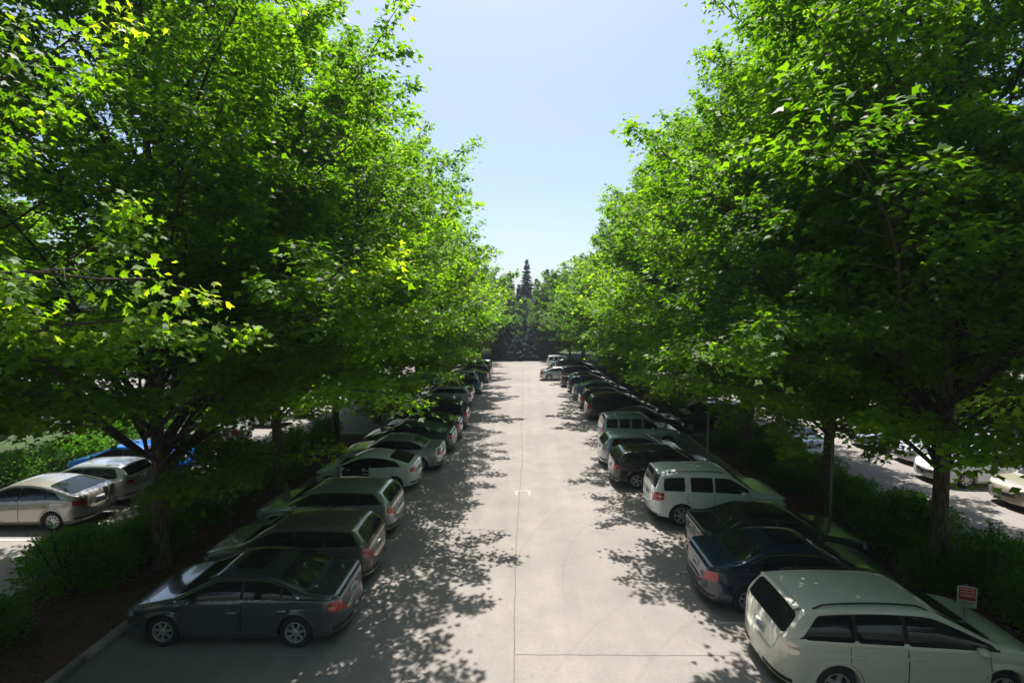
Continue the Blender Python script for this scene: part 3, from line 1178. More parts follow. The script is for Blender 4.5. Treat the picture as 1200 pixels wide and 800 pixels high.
def wheel_meshes(R, style, tag_):
    w = .20
    ri = R * .66
    prof = [(ri, -w / 2 + .01), (R - .035, -w / 2), (R - .008, -w / 2 + .025), (R, -w / 4), (R, w / 4), (R - .008, w / 2 - .025), (R - .035, w / 2), (ri, w / 2 - .01), (ri - .01, 0)]
    t = MB()
    t.lathe_y(prof, 30)
    tyre = t.mesh('tyre_' + tag_, M['rubber'], True)
    r = MB()
    # outer face towards -y
    yf = -w / 2 + .012
    r.lathe_y([(ri + .004, yf), (ri - .018, yf - .004), (ri - .03, yf + .02), (ri - .028, w / 2 - .02), (ri + .004, w / 2 - .02)], 30)
    n, sw, rot = {'five': (5, .058, 0), 'seven': (7, .036, .2), 'ten': (10, .022, 0), 'cap': (8, .04, .1), 'six': (6, .045, 0), 'double': (5, .028, 0)}[style]
    hub = .062
    for k in range(n):
        a = 2 * math.pi * k / n + rot
        for da in ((-.13, .13) if style == 'double' else (0,)):
            ca, sa = math.cos(a), math.sin(a)
            cb, sb = math.cos(a + da), math.sin(a + da)
            ux, uz = -sa, ca
            rin, rout = hub * .7, ri - .02
            vs = []
            for (rad, wd, yy, cc, ss) in ((rin, sw * .8, yf + .012, ca, sa), (rout, sw * .6, yf + .006, cb, sb)):
                for sg in (-1, 1):
                    vs.append((rad * cc + ux * sg * wd, yy, rad * ss + uz * sg * wd))
                for sg in (1, -1):
                    vs.append((rad * cc + ux * sg * wd, yy + .03, rad * ss + uz * sg * wd))
            r.add(vs, [(0, 1, 5, 4), (1, 2, 6, 5), (2, 3, 7, 6), (3, 0, 4, 7)])
    r.lathe_y([(0.001, yf + .002), (hub * .5, yf), (hub, yf + .012), (hub, yf + .05), (.001, yf + .05)], 14)
    # brake disc dark behind
    r.lathe_y([(.001, yf + .07), (ri - .03, yf + .07), (ri - .03, yf + .08), (.001, yf + .08)], 20, 1)
    rim = r.mesh('rim_' + tag_, [M['hubcap'] if style == 'cap' else M['alloy'], M['under']], True)
    me = rim
    try:
        me.set_sharp_from_angle(angle=math.radians(35))
    except Exception:
        pass
    return tyre, rim


CARLIB = {}


def build_car(key, name, c, panes, doors, rim='five', ws=None, rw=None, tail=None, head=None, trim=False, rails=False, sunroof=None, antenna=False, spoiler=False,
              tail_mat='tail', cladding=False, mirror_x=None, quarter_dark=False, wiper=True, plate_z=.80, trim_black=True, open_door=None, rear_deck_strip=False):
    """builds the meshes of one kind of car; parts carry a paint slot that is filled per car"""
    P = []   # (part name, mesh, parent index or None, paint?)
    base = PM['silver']

    def addp(nm, me, par=None, painted=False, loc=None, rot=None):
        P.append((nm, me, par, painted, loc, rot))
        return len(P) - 1
    addp('body', c.body('body_' + key, [base]), None, True)
    mb = MB()
    for sg in (-1, 1):
        pass
    mb.box(c.x0 + .25, c.x1 - .3, -c.W + .32, c.W - .32, .19, .52, 0, .03)
    for xw in (c.xr, c.xf):
        mb.box(xw - c.Ra - .05, xw + c.Ra + .05, -c.W + .26, c.W - .26, .25, c.Rw + c.Ra + .06)
    addp('underbody', mb.mesh('underbody_' + key, M['under']))

    def dlo_hi(x):
        m = .045
        hi = float(c.ze(x)) - m
        # rear limit line
        lim = float(c.belt(x)) + .03 + max(0, (x - c.dlo[0])) * c.ds
        lim2 = float(c.belt(x)) + .03 + max(0, (c.dlo[1] - x)) * 1.0
        d = hi - lim
        kk = .05
        h = hi if d < -kk else (lim if d > kk else min(hi, lim) - (kk - abs(d)) ** 2 / (4 * kk))
        return min(h, lim2)

    def dlo_lo(x):
        return float(c.belt(x)) + .022
    for sg in (-1, 1):
        if trim or trim_black:
            t = MB()
            t.grid(c.side_patch(sg, c.dlo[0] - .035, c.dlo[1] + .05, lambda x: dlo_lo(x) - .018, lambda x: max(dlo_hi(x) + .016, dlo_lo(x) - .016), .0035, 60, 5))
            addp('window_trim', t.mesh('window_trim_' + key, M['chrome'] if trim else M['black'], True))
        if trim:
            t = MB()
            t.grid(c.side_patch(sg, c.dlo[0] - .005, c.dlo[1] + .02, lambda x: dlo_lo(x), lambda x: max(dlo_hi(x), dlo_lo(x) + .001), .0055, 60, 5))
            addp('pillar_cover', t.mesh('pillar_cover_' + key, M['black'], True))
        for (a, b) in panes:
            g = MB()
            rad = .035

            def lo(x, a=a, b=b):
                e = min(x - a, b - x)
                return dlo_lo(x) + (.02 * (1 - e / rad) ** 2 if e < rad else 0)

            def hi(x, a=a, b=b):
                e = min(x - a, b - x)
                return dlo_hi(x) - (.03 * (1 - e / rad) ** 2 if e < rad else 0)
            g.grid(c.side_patch(sg, a, b, lo, hi, .0085, 26, 6))
            addp('side_window', g.mesh('side_window_' + key, M['glass'], True))
        for di, (a, b) in enumerate(doors):
            if open_door is not None and di == open_door and sg == open_side:
                continue
            zt = lambda x: float(c.belt(x)) - .012
            zlo = c.sill + .10

            def xa(z, a=a, g=0.0):
                v = a
                for xw in (c.xr, c.xf):
                    r = c.Ra + .055 + g
                    if abs(z - c.Rw) < r and xw < a + .5:
                        v = max(v, xw + math.sqrt(max(r * r - (z - c.Rw) ** 2, 0)))
                return v
            zh = min(zt(a), zt(b))
            g = MB()
            g.grid(c.side_patch(sg, lambda z: xa(z) - .012, lambda z: b + .012, zlo - .012, zh, .0016, 14, 12, by='z'))
            addp('door_gap', g.mesh('door_gap_' + key, M['under'], True))
            d = MB()
            d.grid(c.side_patch(sg, lambda z: xa(z), lambda z: b, zlo, zh - .001, .0042, 14, 12, by='z'))
            di_ = addp('door', d.mesh('door_' + key, [base], True), None, True)
            h = MB()
            hx = a + .16
            hz = zh - .15
            hy = float(c.yside(hx, hz))
            pts = [(hx - .09, sg * (hy + .004), hz), (hx - .06, sg * (hy + .034), hz + .004), (hx + .07, sg * (hy + .034), hz + .004), (hx + .10, sg * (hy + .004), hz)]
            h.tube(pts, [.012, .014, .014, .012], 6)
            addp('door_handle', h.mesh('door_handle_' + key, [base] if not trim else [M['chrome']], True), di_, not trim)
    if ws:
        g = MB()
        g.grid(c.top_patch(ws[0], ws[1], .93, .006, 14, 12))
        addp('windshield', g.mesh('windshield_' + key, M['glass'], True))
        for k in (-.25, .35):
            w = MB()
            xa_ = ws[1] - .03
            pts = []
            for j in range(8):
                y = (k + .5 * j / 7) * c.W * .8
                x = ws[1] - .02 - .06 * j / 7
                pts.append((x, y, float(c.top(x, y)) + .02))
            w.tube(pts, [.008] * 8, 4)
            addp('wiper', w.mesh('wiper_' + key, M['black']))
    if rw:
        g = MB()
        g.grid(c.top_patch(rw[0], rw[1], .88, .006, 14, 12))
        i_ = addp('rear_window', g.mesh('rear_window_' + key, M['glass'], True))
    if sunroof:
        g = MB()
        g.grid(c.top_patch(sunroof[0], sunroof[1], .62, .004, 6, 8))
        addp('sunroof', g.mesh('sunroof_' + key, M['glass'], True))
    if tail:
        dx, zl, zh = tail
        for sg in (-1, 1):
            g = MB()
            dl = [.012, .03, .055, .09, .14, .2, .28]
            xs = [c.x0 + q for q in dl if q < dx] + [c.x0 + dx]
            rows = []
            for x in xs:
                f = (x - c.x0) / dx
                hi = min(zh - .02 * f, float(c.ze(x)) - .004)
                lo = min(zl + (zh - zl) * .25 * f ** 2, hi - .02)
                p = c.side_patch(sg, x, x + 1e-4, lambda q: lo, lambda q: hi, .006, 1, 6)
                rows.append(p[0] if sg > 0 else p[1])
            if sg < 0:
                rows = rows[::-1]
            g.grid(rows)
            addp('tail_light', g.mesh('tail_light_' + key, M[tail_mat], True))
    if head:
        dx, zl, zh = head
        for sg in (-1, 1):
            g = MB()
            xs = [c.x1 - dx + (dx - .05) * (j / 8) for j in range(9)]
            rows = []
            for x in xs:
                f = (c.x1 - x) / dx
                hi = min(zh + .04 * f, float(c.ze(x)) - .005)
                lo = min(zl + (zh - zl) * .6 * f ** 2, hi - .015)
                p = c.side_patch(sg, x, x + 1e-4, lambda q: lo, lambda q: hi, .006, 1, 4)
                rows.append(p[0] if sg > 0 else p[1])
            if sg < 0:
                rows = rows[::-1]
            g.grid(rows)
            addp('headlight', g.mesh('headlight_' + key, M['head'], True))
    # grille
    g = MB()
    xg = c.x1 - .012
    for j in range(3):
        z = .46 + j * .055
        pts = []
        for q in range(9):
            y = (-1 + q / 4) * .42
            # nose curve in plan
            xx = c.x1
            for _ in range(60):
                if float(c.yside(xx - .004, z)) > abs(y):
                    break
                xx -= .004
            pts.append((xx + .002, y, z))
        g.tube(pts, [.016] * 9, 4)
    addp('grille', g.mesh('grille_' + key, M['black']))
    # plate at the tail
    z = plate_z
    kz = int(np.argmax(c.pz > 1.0))
    xx = float(np.interp(z, c.pz[:kz], c.px[:kz])) + .012
    g = MB()
    g.box(xx - .03, xx + .05, -.16, .16, z - .08, z + .08, 0, .006)
    for j in range(6):
        g.box(xx - .0335, xx - .0302, -.125 + j * .044, -.10 + j * .044, z - .035, z + .03, 1)
    addp('licence_plate', g.mesh('licence_plate_' + key, [M['plate'], M['plate_ink']]))
    if rw:
        g = MB()
        for sg in (-1, 1):
            pts = []
            for j in range(10):
                x = c.x0 + .06 + (rw[0] + .06 - c.x0 - .06) * j / 9
                ye = float(c.yside(x, float(c.ze(x)))) * .90
                pts.append((x, sg * ye, float(c.top(x, ye)) + .001))
            g.tube(pts, [.005] * 10, 4)
        addp('tailgate_seam', g.mesh('tailgate_seam_' + key, M['under']))
    # bumper strip
    g = MB()
    for sg in (-1, 1):
        if cladding:
            g.grid(c.side_patch(sg, c.xr + c.Ra + .08, c.xf - c.Ra - .08, lambda x: c.sill + .03, lambda x: c.sill + .12, .012, 12, 3))
    if cladding:
        addp('sill_cladding', g.mesh('sill_cladding_' + key, M['black'], True))
    # rear bumper lower insert
    g = MB()
    rows = []
    for sg in (-1,):
        pass
    for (lo_, hi_, nm) in ((.36, .43, 'bumper_insert'),):
        g = MB()
        for sg in (-1, 1):
            xs = [c.x0 + q for q in (.004, .012, .03, .06, .1, .16, .24)]
            rows = []
            for x in xs:
                p = c.side_patch(sg, x, x + 1e-4, lambda q: max(lo_, float(c.zb(x)) + .01), lambda q: min(hi_, float(c.belt(x)) - .005), .004, 1, 2)
                rows.append(p[0] if sg > 0 else p[1])
            if sg < 0:
                rows = rows[::-1]
            g = MB()
            g.grid(rows)
            addp(nm, g.mesh(nm + '_' + key, M['black'], True))
    # mirrors
    mx = mirror_x if mirror_x is not None else c.dlo[1] - .12
    for sg in (-1, 1):
        g = MB()
        zc = float(c.belt(mx)) + .05
        yc = float(c.yside(mx, zc)) + .10
        vs = []
        prof = [(-.08, .3), (-.06, .85), (0, 1), (.06, .8), (.10, .35)]
        nn = 10
        for (dx_, r) in prof:
            for q in range(nn):
                a = 2 * math.pi * q / nn
                vs.append((mx + dx_, sg * (yc + .105 * r * math.cos(a) * sg * -1), zc + .065 * r * math.sin(a)))
        fs = []
        for i in range(len(prof) - 1):
            for q in range(nn):
                j = (q + 1) % nn
                fs.append((i * nn + q, i * nn + j, (i + 1) * nn + j, (i + 1) * nn + q))
        fs.append(tuple(range(nn))[::-1])
        fs.append(tuple((len(prof) - 1) * nn + q for q in range(nn)))
        g.add(vs, fs)
        g.box(mx, mx + .05, min(sg * (yc - .14), sg * (yc - .05)), max(sg * (yc - .14), sg * (yc - .05)), zc - .03, zc + .01)
        addp('side_mirror', g.mesh('side_mirror_' + key, [base], True), None, True)
    if rails:
        for sg in (-1, 1):
            g = MB()
            xa_, xb_ = rails
            pts = []
            for j in range(12):
                x = xa_ + (xb_ - xa_) * j / 11
                y = float(c.yside(x, float(c.ze(x)))) * .90
                e = .0 if j in (0, 11) else .05
                pts.append((x, sg * y, float(c.top(x, y)) + e))
            g.tube(pts, [.016] * 12, 6)
            addp('roof_rail', g.mesh('roof_rail_' + key, M['black'], True))
    if antenna:
        g = MB()
        x = c.dlo[0] + .3
        g.tube([(x, 0, float(c.ztop(x)) - .01), (x - .05, 0, float(c.ztop(x)) + .05), (x - .22, 0, float(c.ztop(x)) + .2)], [.012, .006, .004], 5)
        addp('antenna', g.mesh('antenna_' + key, M['black']))
    if spoiler:
        g = MB()
        xs_, zs_ = spoiler
        rows = []
        for (dx_, dz_) in ((.14, .0), (.0, .018), (-.09, .0), (-.09, -.02), (.02, -.03)):
            rows.append([(xs_ + dx_, (-1 + q / 5) * c.W * .68, zs_ + dz_ - .03 * abs(-1 + q / 5) ** 2.5) for q in range(11)])
        g.grid(rows)
        g.grid([r[::-1] for r in rows[:1] + rows[-1:]])
        addp('roof_spoiler', g.mesh('roof_spoiler_' + key, [base], True), None, True)
    # fuel flap seam
    # wheels
    tyre, rimm = wheel_meshes(c.Rw, rim, key)
    for xw in (c.xr, c.xf):
        for sg in (-1, 1):
            yy = (c.W - .115)
            wi = addp('wheel', None, None, False, (xw, sg * yy, c.Rw), 0 if sg < 0 else math.pi)
            addp('tyre', tyre, wi)
            addp('rim', rimm, wi)
    CARLIB[key] = (name, P, c)


open_side = -1


def spawn(key, pt, label, group, X_rear, Y_near, facing, paint_key, cat=None, jitter=0.0, name=None, Z=0.0, sub=None):
    """facing 'L' nose to -X, 'R' nose to +X; Y_near is the flank nearer to the camera; X_rear its tail"""
    nm, P, c = CARLIB[key]
    root = bpy.data.objects.new(name or nm, None)
    COL.objects.link(root)
    yc = Y_near + c.W
    if facing == 'L':
        root.location = (X_rear + c.x0, yc, Z)
        root.rotation_euler = (0, 0, math.pi + jitter)
    elif facing == 'R':
        root.location = (X_rear - c.x0, yc, Z)
        root.rotation_euler = (0, 0, jitter)
    else:
        root.location = (X_rear, yc, Z)
        root.rotation_euler = (0, 0, facing)
    tag(root, label, cat or nm.replace('_', ' '), group)
    objs = []
    for (pn, me, par, painted, loc, rot) in P:
        o = bpy.data.objects.new(pn, me)
        if me is None:
            o.empty_display_size = .1
        COL.objects.link(o)
        o.parent = root if par is None else objs[par]
        if loc:
            o.location = loc
        if rot is not None:
            o.rotation_euler = (0, 0, rot)
        if painted:
            o.material_slots[0].link = 'OBJECT'
            o.material_slots[0].material = PM[paint_key]
        objs.append(o)
    return root, objs


# --- the kinds
sedan_prof = [(-2.37, .36), (-2.37, .50), (-2.365, .62), (-2.32, .66), (-2.28, .90), (-2.22, 1.05), (-2.0, 1.09), (-1.72, 1.11), (-1.58, 1.13), (-0.98, 1.40), (-.70, 1.455), (-.2, 1.47), (.2, 1.45),
              (.36, 1.41), (1.12, 1.02), (1.25, .985), (1.8, .89), (2.15, .78), (2.31, .64), (2.36, .52), (2.37, .36)]
c = Car(sedan_prof, W=1.80, wb=2.74, axr=-1.38, beltf=.92, beltr=1.0, dlo=(-1.42, 1.08), dlo_slope=.85, rr=.55)
build_car('sedan', 'sedan', c, [(-1.36, -1.10), (-1.07, -.30), (-.24, .98)], [(-1.28, -.28), (-.26, .98)], 'seven', ws=(.40, 1.10), rw=(-1.56, -.98), tail=(.30, .70, .95), head=(.42, .58, .72), trim=True,
          sunroof=(-.55, .10), mirror_x=.80)
build_car('sedanb', 'sedan', Car(sedan_prof, W=1.80, wb=2.70, axr=-1.38, beltf=.90, beltr=.99, dlo=(-1.44, 1.10), dlo_slope=1.3, rr=.5, Rw=.32),
          [(-1.36, -1.12), (-1.08, -.30), (-.24, .98)], [(-1.28, -.28), (-.26, .98)], 'double', ws=(.40, 1.10), rw=(-1.56, -.98), tail=(.26, .72, .93), head=(.42, .58, .72), trim=True, mirror_x=.80)
boxysed = [(-2.32, .36), (-2.32, .52), (-2.31, .62), (-2.28, .66), (-2.25, .95), (-2.2, 1.04), (-1.95, 1.06), (-1.66, 1.07), (-1.55, 1.09), (-1.02, 1.36), (-.80, 1.41), (-.2, 1.43), (.25, 1.41), (.38, 1.37),
           (1.02, 1.0), (1.15, .96), (1.85, .87), (2.2, .76), (2.3, .62), (2.32, .36)]
build_car('oldsedan', 'sedan', Car(boxysed, W=1.72, wb=2.65, axr=-1.35, beltf=.89, beltr=.96, dlo=(-1.42, 1.0), dlo_slope=1.6, rr=.4, Rw=.30, rf=.5),
          [(-1.36, -1.02), (-.98, -.26), (-.20, .90)], [(-1.22, -.24), (-.22, .90)], 'cap', ws=(.42, 1.0), rw=(-1.52, -1.02), tail=(.22, .72, .92), head=(.36, .56, .70), trim=False, mirror_x=.76)
wag = [(-2.27, .36), (-2.27, .52), (-2.262, .62), (-2.22, .66), (-2.18, .95), (-2.12, 1.06), (-1.82, 1.40), (-1.70, 1.455), (-1.3, 1.485), (-.5, 1.50), (.2, 1.475), (.38, 1.43), (1.12, 1.02), (1.26, .98),
       (1.85, .88), (2.14, .77), (2.25, .62), (2.27, .36)]
build_car('wagon', 'station_wagon', Car(wag, W=1.76, wb=2.66, axr=-1.32, beltf=.92, beltr=1.01, dlo=(-1.90, 1.08), dlo_slope=1.5, rr=.42, Rw=.32),
          [(-1.82, -1.08), (-1.02, -.30), (-.24, .98)], [(-1.22, -.28), (-.26, .98)], 'seven', ws=(.42, 1.10), rw=(-2.10, -1.84), tail=(.24, .74, .98), head=(.42, .58, .72), mirror_x=.80, antenna=True, plate_z=.78)
build_car('trimwagon', 'station_wagon', Car(wag, W=1.78, wb=2.68, axr=-1.32, beltf=.93, beltr=1.02, dlo=(-1.86, 1.08), dlo_slope=1.1, rr=.42, Rw=.325),
          [(-1.78, -1.08), (-1.02, -.30), (-.24, .98)], [(-1.22, -.28), (-.26, .98)], 'double', ws=(.42, 1.10), rw=(-2.10, -1.84), tail=(.24, .74, .98), head=(.42, .58, .72), mirror_x=.80, trim=True, plate_z=.78)
lift = [(-2.20, .36), (-2.20, .52), (-2.19, .64), (-2.15, .68), (-2.13, .95), (-2.08, 1.07), (-1.9, 1.12), (-1.1, 1.38), (-.6, 1.475), (-.1, 1.49), (.25, 1.44), (1.2, .98), (1.32, .95), (1.8, .85), (2.08, .74),
        (2.18, .60), (2.2, .36)]
build_car('liftback', 'hatchback', Car(lift, W=1.74, wb=2.70, axr=-1.30, beltf=.90, beltr=1.0, dlo=(-1.52, 1.14), dlo_slope=.9, rr=.5, Rw=.31),
          [(-1.42, -1.10), (-1.05, -.28), (-.22, 1.02)], [(-1.20, -.26), (-.24, 1.0)], 'ten', ws=(.30, 1.18), rw=(-1.85, -1.02), tail=(.28, .78, .98), head=(.40, .56, .70), mirror_x=.86)
hat = [(-1.98, .36), (-1.98, .52), (-1.97, .62), (-1.94, .66), (-1.92, .95), (-1.88, 1.02), (-1.62, 1.36), (-1.5, 1.43), (-.9, 1.47), (-.2, 1.47), (.18, 1.42), (.95, .99), (1.1, .95), (1.6, .85), (1.86, .74),
       (1.96, .60), (1.98, .36)]
build_car('hatch', 'hatchback', Car(hat, W=1.70, wb=2.5, axr=-1.22, beltf=.89, beltr=.97, dlo=(-1.56, .92), dlo_slope=2.0, rr=.42, Rw=.30),
          [(-1.50, -1.02), (-.96, -.30), (-.24, .82)], [(-1.02, -.28), (-.26, .82)], 'cap', ws=(.20, .94), rw=(-1.86, -1.62), tail=(.14, .78, .92), head=(.36, .56, .70), mirror_x=.66, plate_z=.84)
suv = [(-2.24, .42), (-2.24, .60), (-2.232, .70), (-2.19, .73), (-2.16, 1.05), (-2.12, 1.14), (-1.95, 1.60), (-1.86, 1.68), (-1.5, 1.72), (-.5, 1.735), (.18, 1.71), (.34, 1.66), (.98, 1.19), (1.12, 1.14),
       (1.75, 1.06), (2.08, .95), (2.2, .76), (2.24, .42)]
build_car('suv', 'suv', Car(suv, W=1.84, wb=2.62, axr=-1.30, beltf=1.05, beltr=1.13, dlo=(-1.93, .96), dlo_slope=3.2, rr=.36, rf=.5, Rw=.36, sill=.30, k=.24, squareness=3.2),
          [(-1.86, -1.18), (-.99, -.28), (-.22, .86)], [(-1.10, -.26), (-.24, .86)], 'six', ws=(.40, .96), rw=(-2.10, -1.93), tail=(.38, .82, 1.12), head=(.32, .74, .90), rails=(-1.7, .1), mirror_x=.66, plate_z=.90,
          spoiler=(-1.90, 1.66), trim_black=False)
boxy = [(-2.10, .42), (-2.10, .60), (-2.09, .70), (-2.05, .73), (-2.03, 1.05), (-2.0, 1.12), (-1.86, 1.60), (-1.78, 1.67), (-1.4, 1.70), (-.5, 1.71), (.15, 1.69), (.28, 1.64), (.85, 1.15), (1.0, 1.10),
        (1.65, 1.0), (1.95, .9), (2.07, .72), (2.1, .42)]
build_car('boxysuv', 'suv', Car(boxy, W=1.76, wb=2.5, axr=-1.2, beltf=1.02, beltr=1.06, dlo=(-1.88, .84), dlo_slope=4.0, rr=.32, rf=.45, Rw=.34, sill=.28, k=.2, squareness=3.2),
          [(-1.80, -1.25), (-1.12, -.62), (-.52, -.02), (.06, .74)], [(-1.0, -.28), (-.26, .74)], 'five', ws=(.32, .84), rw=(-1.98, -1.83), tail=(.12, .80, 1.15), head=(.3, .72, .86), rails=(-1.6, .0), mirror_x=.56,
          plate_z=.9, trim_black=False)
cross = [(-2.42, .40), (-2.42, .58), (-2.41, .70), (-2.36, .74), (-2.32, 1.02), (-2.27, 1.12), (-2.02, 1.52), (-1.92, 1.60), (-1.5, 1.665), (-.6, 1.70), (.15, 1.67), (.40, 1.60), (1.30, 1.12), (1.45, 1.08),
         (1.9, .98), (2.25, .84), (2.39, .66), (2.42, .40)]
build_car('crossover', 'suv', Car(cross, W=1.86, wb=2.80, axr=-1.42, beltf=1.0, beltr=1.10, dlo=(-2.02, 1.28), dlo_slope=1.15, rr=.50, rf=.7, Rw=.345, sill=.24, k=.27),
          [(-1.95, -1.12), (-1.06, -.28), (-.20, 1.12)], [(-1.20, -.24), (-.22, 1.14)], 'five', ws=(.44, 1.28), rw=(-2.26, -2.02), tail=(.34, .84, 1.08), head=(.55, .62, .80), rails=(-1.75, .25), mirror_x=.98,
          tail_mat='tail_clear', plate_z=.86, spoiler=(-1.98, 1.585))
build_car('redcrossover', 'suv', Car(cross, W=1.84, wb=2.76, axr=-1.42, beltf=1.0, beltr=1.10, dlo=(-2.02, 1.28), dlo_slope=1.15, rr=.50, rf=.7, Rw=.345, sill=.24, k=.27),
          [(-1.95, -1.12), (-1.06, -.28), (-.20, 1.12)], [(-1.20, -.24), (-.22, 1.14)], 'five', ws=(.44, 1.28), rw=(-2.26, -2.02), tail=(.30, .84, 1.10), head=(.55, .62, .80), mirror_x=.98, plate_z=.86)

GL, GR = 'cars parked along the left side of the lane', 'cars parked along the right side of the lane'


def put(key, px, py, facing, col, label, grp, jit=0.0, cat=None):
    p = G(px, py)
    return spawn(key, None, label, grp, p.x * (p.y + 1.2) / p.y, p.y, facing, col, cat, math.radians(jit))


# left row: pixel of tail end at the ground line of the near flank
put('sedan', 424, 762, 'L', 'slate', 'dark slate grey sedan with sunroof and red tail lamps, nearest the camera on the left', GL, 0.8)
put('wagon', 452, 690, 'L', 'taupe', 'taupe grey station wagon parked just behind the slate grey sedan', GL, 0.5)
put('trimwagon', 474, 632, 'L', 'silver', 'silver station wagon between the taupe wagon and the white hatchback with open door', GL, -.4)
r4, o4 = put('liftback', 499, 577, 'L', 'white', 'white hatchback with its front door standing open', GL, 0)
r4.scale = (.94, .94, .94)
put('oldsedan', 523, 553, 'L', 'silver', 'silver sedan parked directly behind the white hatchback with open door', GL, .6)
put('sedanb', 536, 532, 'L', 'green', 'dark green sedan parked behind the silver sedan, left row', GL, -.5)
put('liftback', 543, 517, 'L', 'charcoal', 'charcoal sloping-backed hatchback squeezed before the black SUV, left row', GL, 0)
put('redcrossover', 551, 504, 'L', 'black', 'black SUV halfway down the left row, sticking out into the lane', GL, 0)
put('hatch', 541, 489, 'L', 'paleblue', 'pale silver-blue hatchback between the black SUV and the lilac white wagon', GL, 0)
put('trimwagon', 555, 477, 'L', 'lilac', 'lilac white wagon in the far half of the left row', GL, 0)
put('sedanb', 557, 469, 'L', 'darkred', 'dark red sedan in the far half of the left row', GL, 0)
put('hatch', 566, 462, 'L', 'steelblue', 'steel blue hatchback in the far half of the left row', GL, 0)
put('boxysuv', 561, 456, 'L', 'white', 'white boxy SUV under low branches near the far left end', GL, 0)
put('sedan', 573, 449, 'L', 'navy', 'navy sedan near the far left end of the lane', GL, 0)
put('wagon', 576, 444, 'L', 'navy', 'dark blue wagon, last but one of the left row', GL, 0)
put('suv', 578, 439, 'L', 'silver', 'silver SUV, last of the left row at the lane end', GL, 0)
# right row
put('crossover', 877, 826, 'R', 'cream', 'cream white crossover with roof rails and clear tail lamps, nearest the camera on the right', GR, -0.8)
put('sedan', 806, 720, 'R', 'navy', 'glossy navy blue sedan between the cream crossover and the black-green sedan', GR, -.6)
put('oldsedan', 803, 668, 'R', 'blackgreen', 'black-green sedan between the navy sedan and the white boxy SUV', GR, -.3)
put('suv', 754, 617, 'R', 'white', 'white SUV with roof rails and big square red tail lamp', GR, -.6)
put('trimwagon', 712, 573, 'R', 'black', 'black wagon with bright window trim behind the white SUV', GR, -.5)
put('hatch', 700, 549, 'R', 'paleblue', 'pale silver-blue hatchback beyond the black wagon, right row', GR, 0)
put('boxysuv', 700, 526, 'R', 'paleblue', 'boxy pale silver SUV with many upright side windows, right row', GR, 0)
put('sedanb', 704, 510, 'R', 'charcoal', 'charcoal sedan hidden behind the boxy pale silver SUV', GR, 0)
put('redcrossover', 684, 493, 'R', 'black', 'black SUV midway down the right row', GR, 0)
put('trimwagon', 677, 480, 'R', 'charcoal', 'charcoal wagon with bright red lamps beyond the black SUV, right row', GR, 0)
put('sedanb', 670, 468, 'R', 'steelblue', 'blue-grey sedan in the far half of the right row', GR, 0)
put('wagon', 664, 460, 'R', 'navy', 'navy wagon in the far half of the right row', GR, 0)
put('sedan', 656, 454, 'R', 'black', 'black sedan in the far half of the right row', GR, 0)
put('suv', 656, 449, 'R', 'charcoal', 'charcoal SUV near the far right end of the lane', GR, 0)
put('sedan', 632, 446, 'R', 'silver', 'silver sedan nosing out into the lane near its far right end', None, 0)
put('redcrossover', 650, 437, 'R', 'black', 'black SUV, last but one of the right row', GR, 0)
put('boxysuv', 640, 432, 'R', 'white', 'white SUV, last of the right row at the lane end', GR, 0)

# the open door of the white hatchback
c4 = CARLIB['liftback'][2]
dm = MB()
ins = []
outer_, inner_ = [], []
for j in range(9):
    z = .32 + (.90 - .32) * j / 8
    outer_.append([(-x, -.03 * math.sin(z * 2.6), z) for x in np.linspace(0, 1.12, 10)])
    inner_.append([(-x, .07, z) for x in np.linspace(0, 1.12, 10)][::-1])
dm.grid(outer_)
dm.grid(inner_, 1)
dm.box(-1.12, 0, -.02, .07, .30, .32)
dm.box(-1.12, 0, -.02, .07, .90, .915)
dm.box(-1.14, -1.12, -.02, .07, .30, .915)
dm.tube([(-1.12, .03, .90), (-1.02, .06, 1.22), (-.55, .07, 1.30), (0, .03, .92)], [.02, .02, .02, .02], 6)
door = link('open_door', dm.mesh('open_door', [PM['white'], M['black']], False), r4)
door.location = (1.0, c4.W + .01, 0)
door.rotation_euler = (0, 0, math.radians(-62))
door['label'] = 'white front door standing open'
gm = MB()
gm.add([(-1.06, .02, .915), (-1.0, .055, 1.20), (-.55, .065, 1.28), (-.06, .03, .925)], [(0, 1, 2, 3)])
link('door_glass', gm.mesh('door_glass', M['glass_clear']), door)
om = MB()
om.grid(c4.side_patch(1, -.22, .98, lambda x: .36, lambda x: float(c4.ze(x)) - .08, .009, 14, 8))
link('door_opening', om.mesh('door_opening', M['under']), r4)

# outer lots
GO = 'cars in the left side lot'
spawn('liftback', None, 'warm silver hatchback at the left edge of the photo, nearest in the left side lot', GO, -14.0, 14.9, 'L', 'warmsilver', 'hatchback', math.radians(1.5))
spawn('hatch', None, 'silver hatchback parked beyond the warm silver hatchback in the left side lot', GO, -14.15, 16.9, 'L', 'silver', 'hatchback', math.radians(4))
spawn('sedanb', None, 'bright blue sedan behind the silver hatchback in the left side lot', GO, -14.3, 19.5, 'L', 'brightblue', 'sedan')
spawn('hatch', None, 'beige hatchback beyond the bright blue sedan in the left side lot', GO, -14.6, 22.0, 'L', 'beige', 'hatchback')
spawn('sedan', None, 'pale silver sedan behind the foliage in the left side lot', GO, -14.6, 24.6, 'L', 'silver', 'sedan')
spawn('sedanb', None, 'white sedan seen through the leaves in the left side lot', GO, -14.6, 29.4, 'L', 'white', 'sedan')
spawn('suv', None, 'blue SUV seen through the leaves in the left side lot', GO, -14.4, 32.2, 'L', 'steelblue', 'suv')
spawn('sedan', None, 'dark sedan parked in the lot beyond the far left bed', GO, -27.5, 24, 'L', 'charcoal', 'sedan')
spawn('wagon', None, 'silver wagon parked in the lot beyond the far left bed', GO, -27.3, 27, 'L', 'silver', 'station wagon')
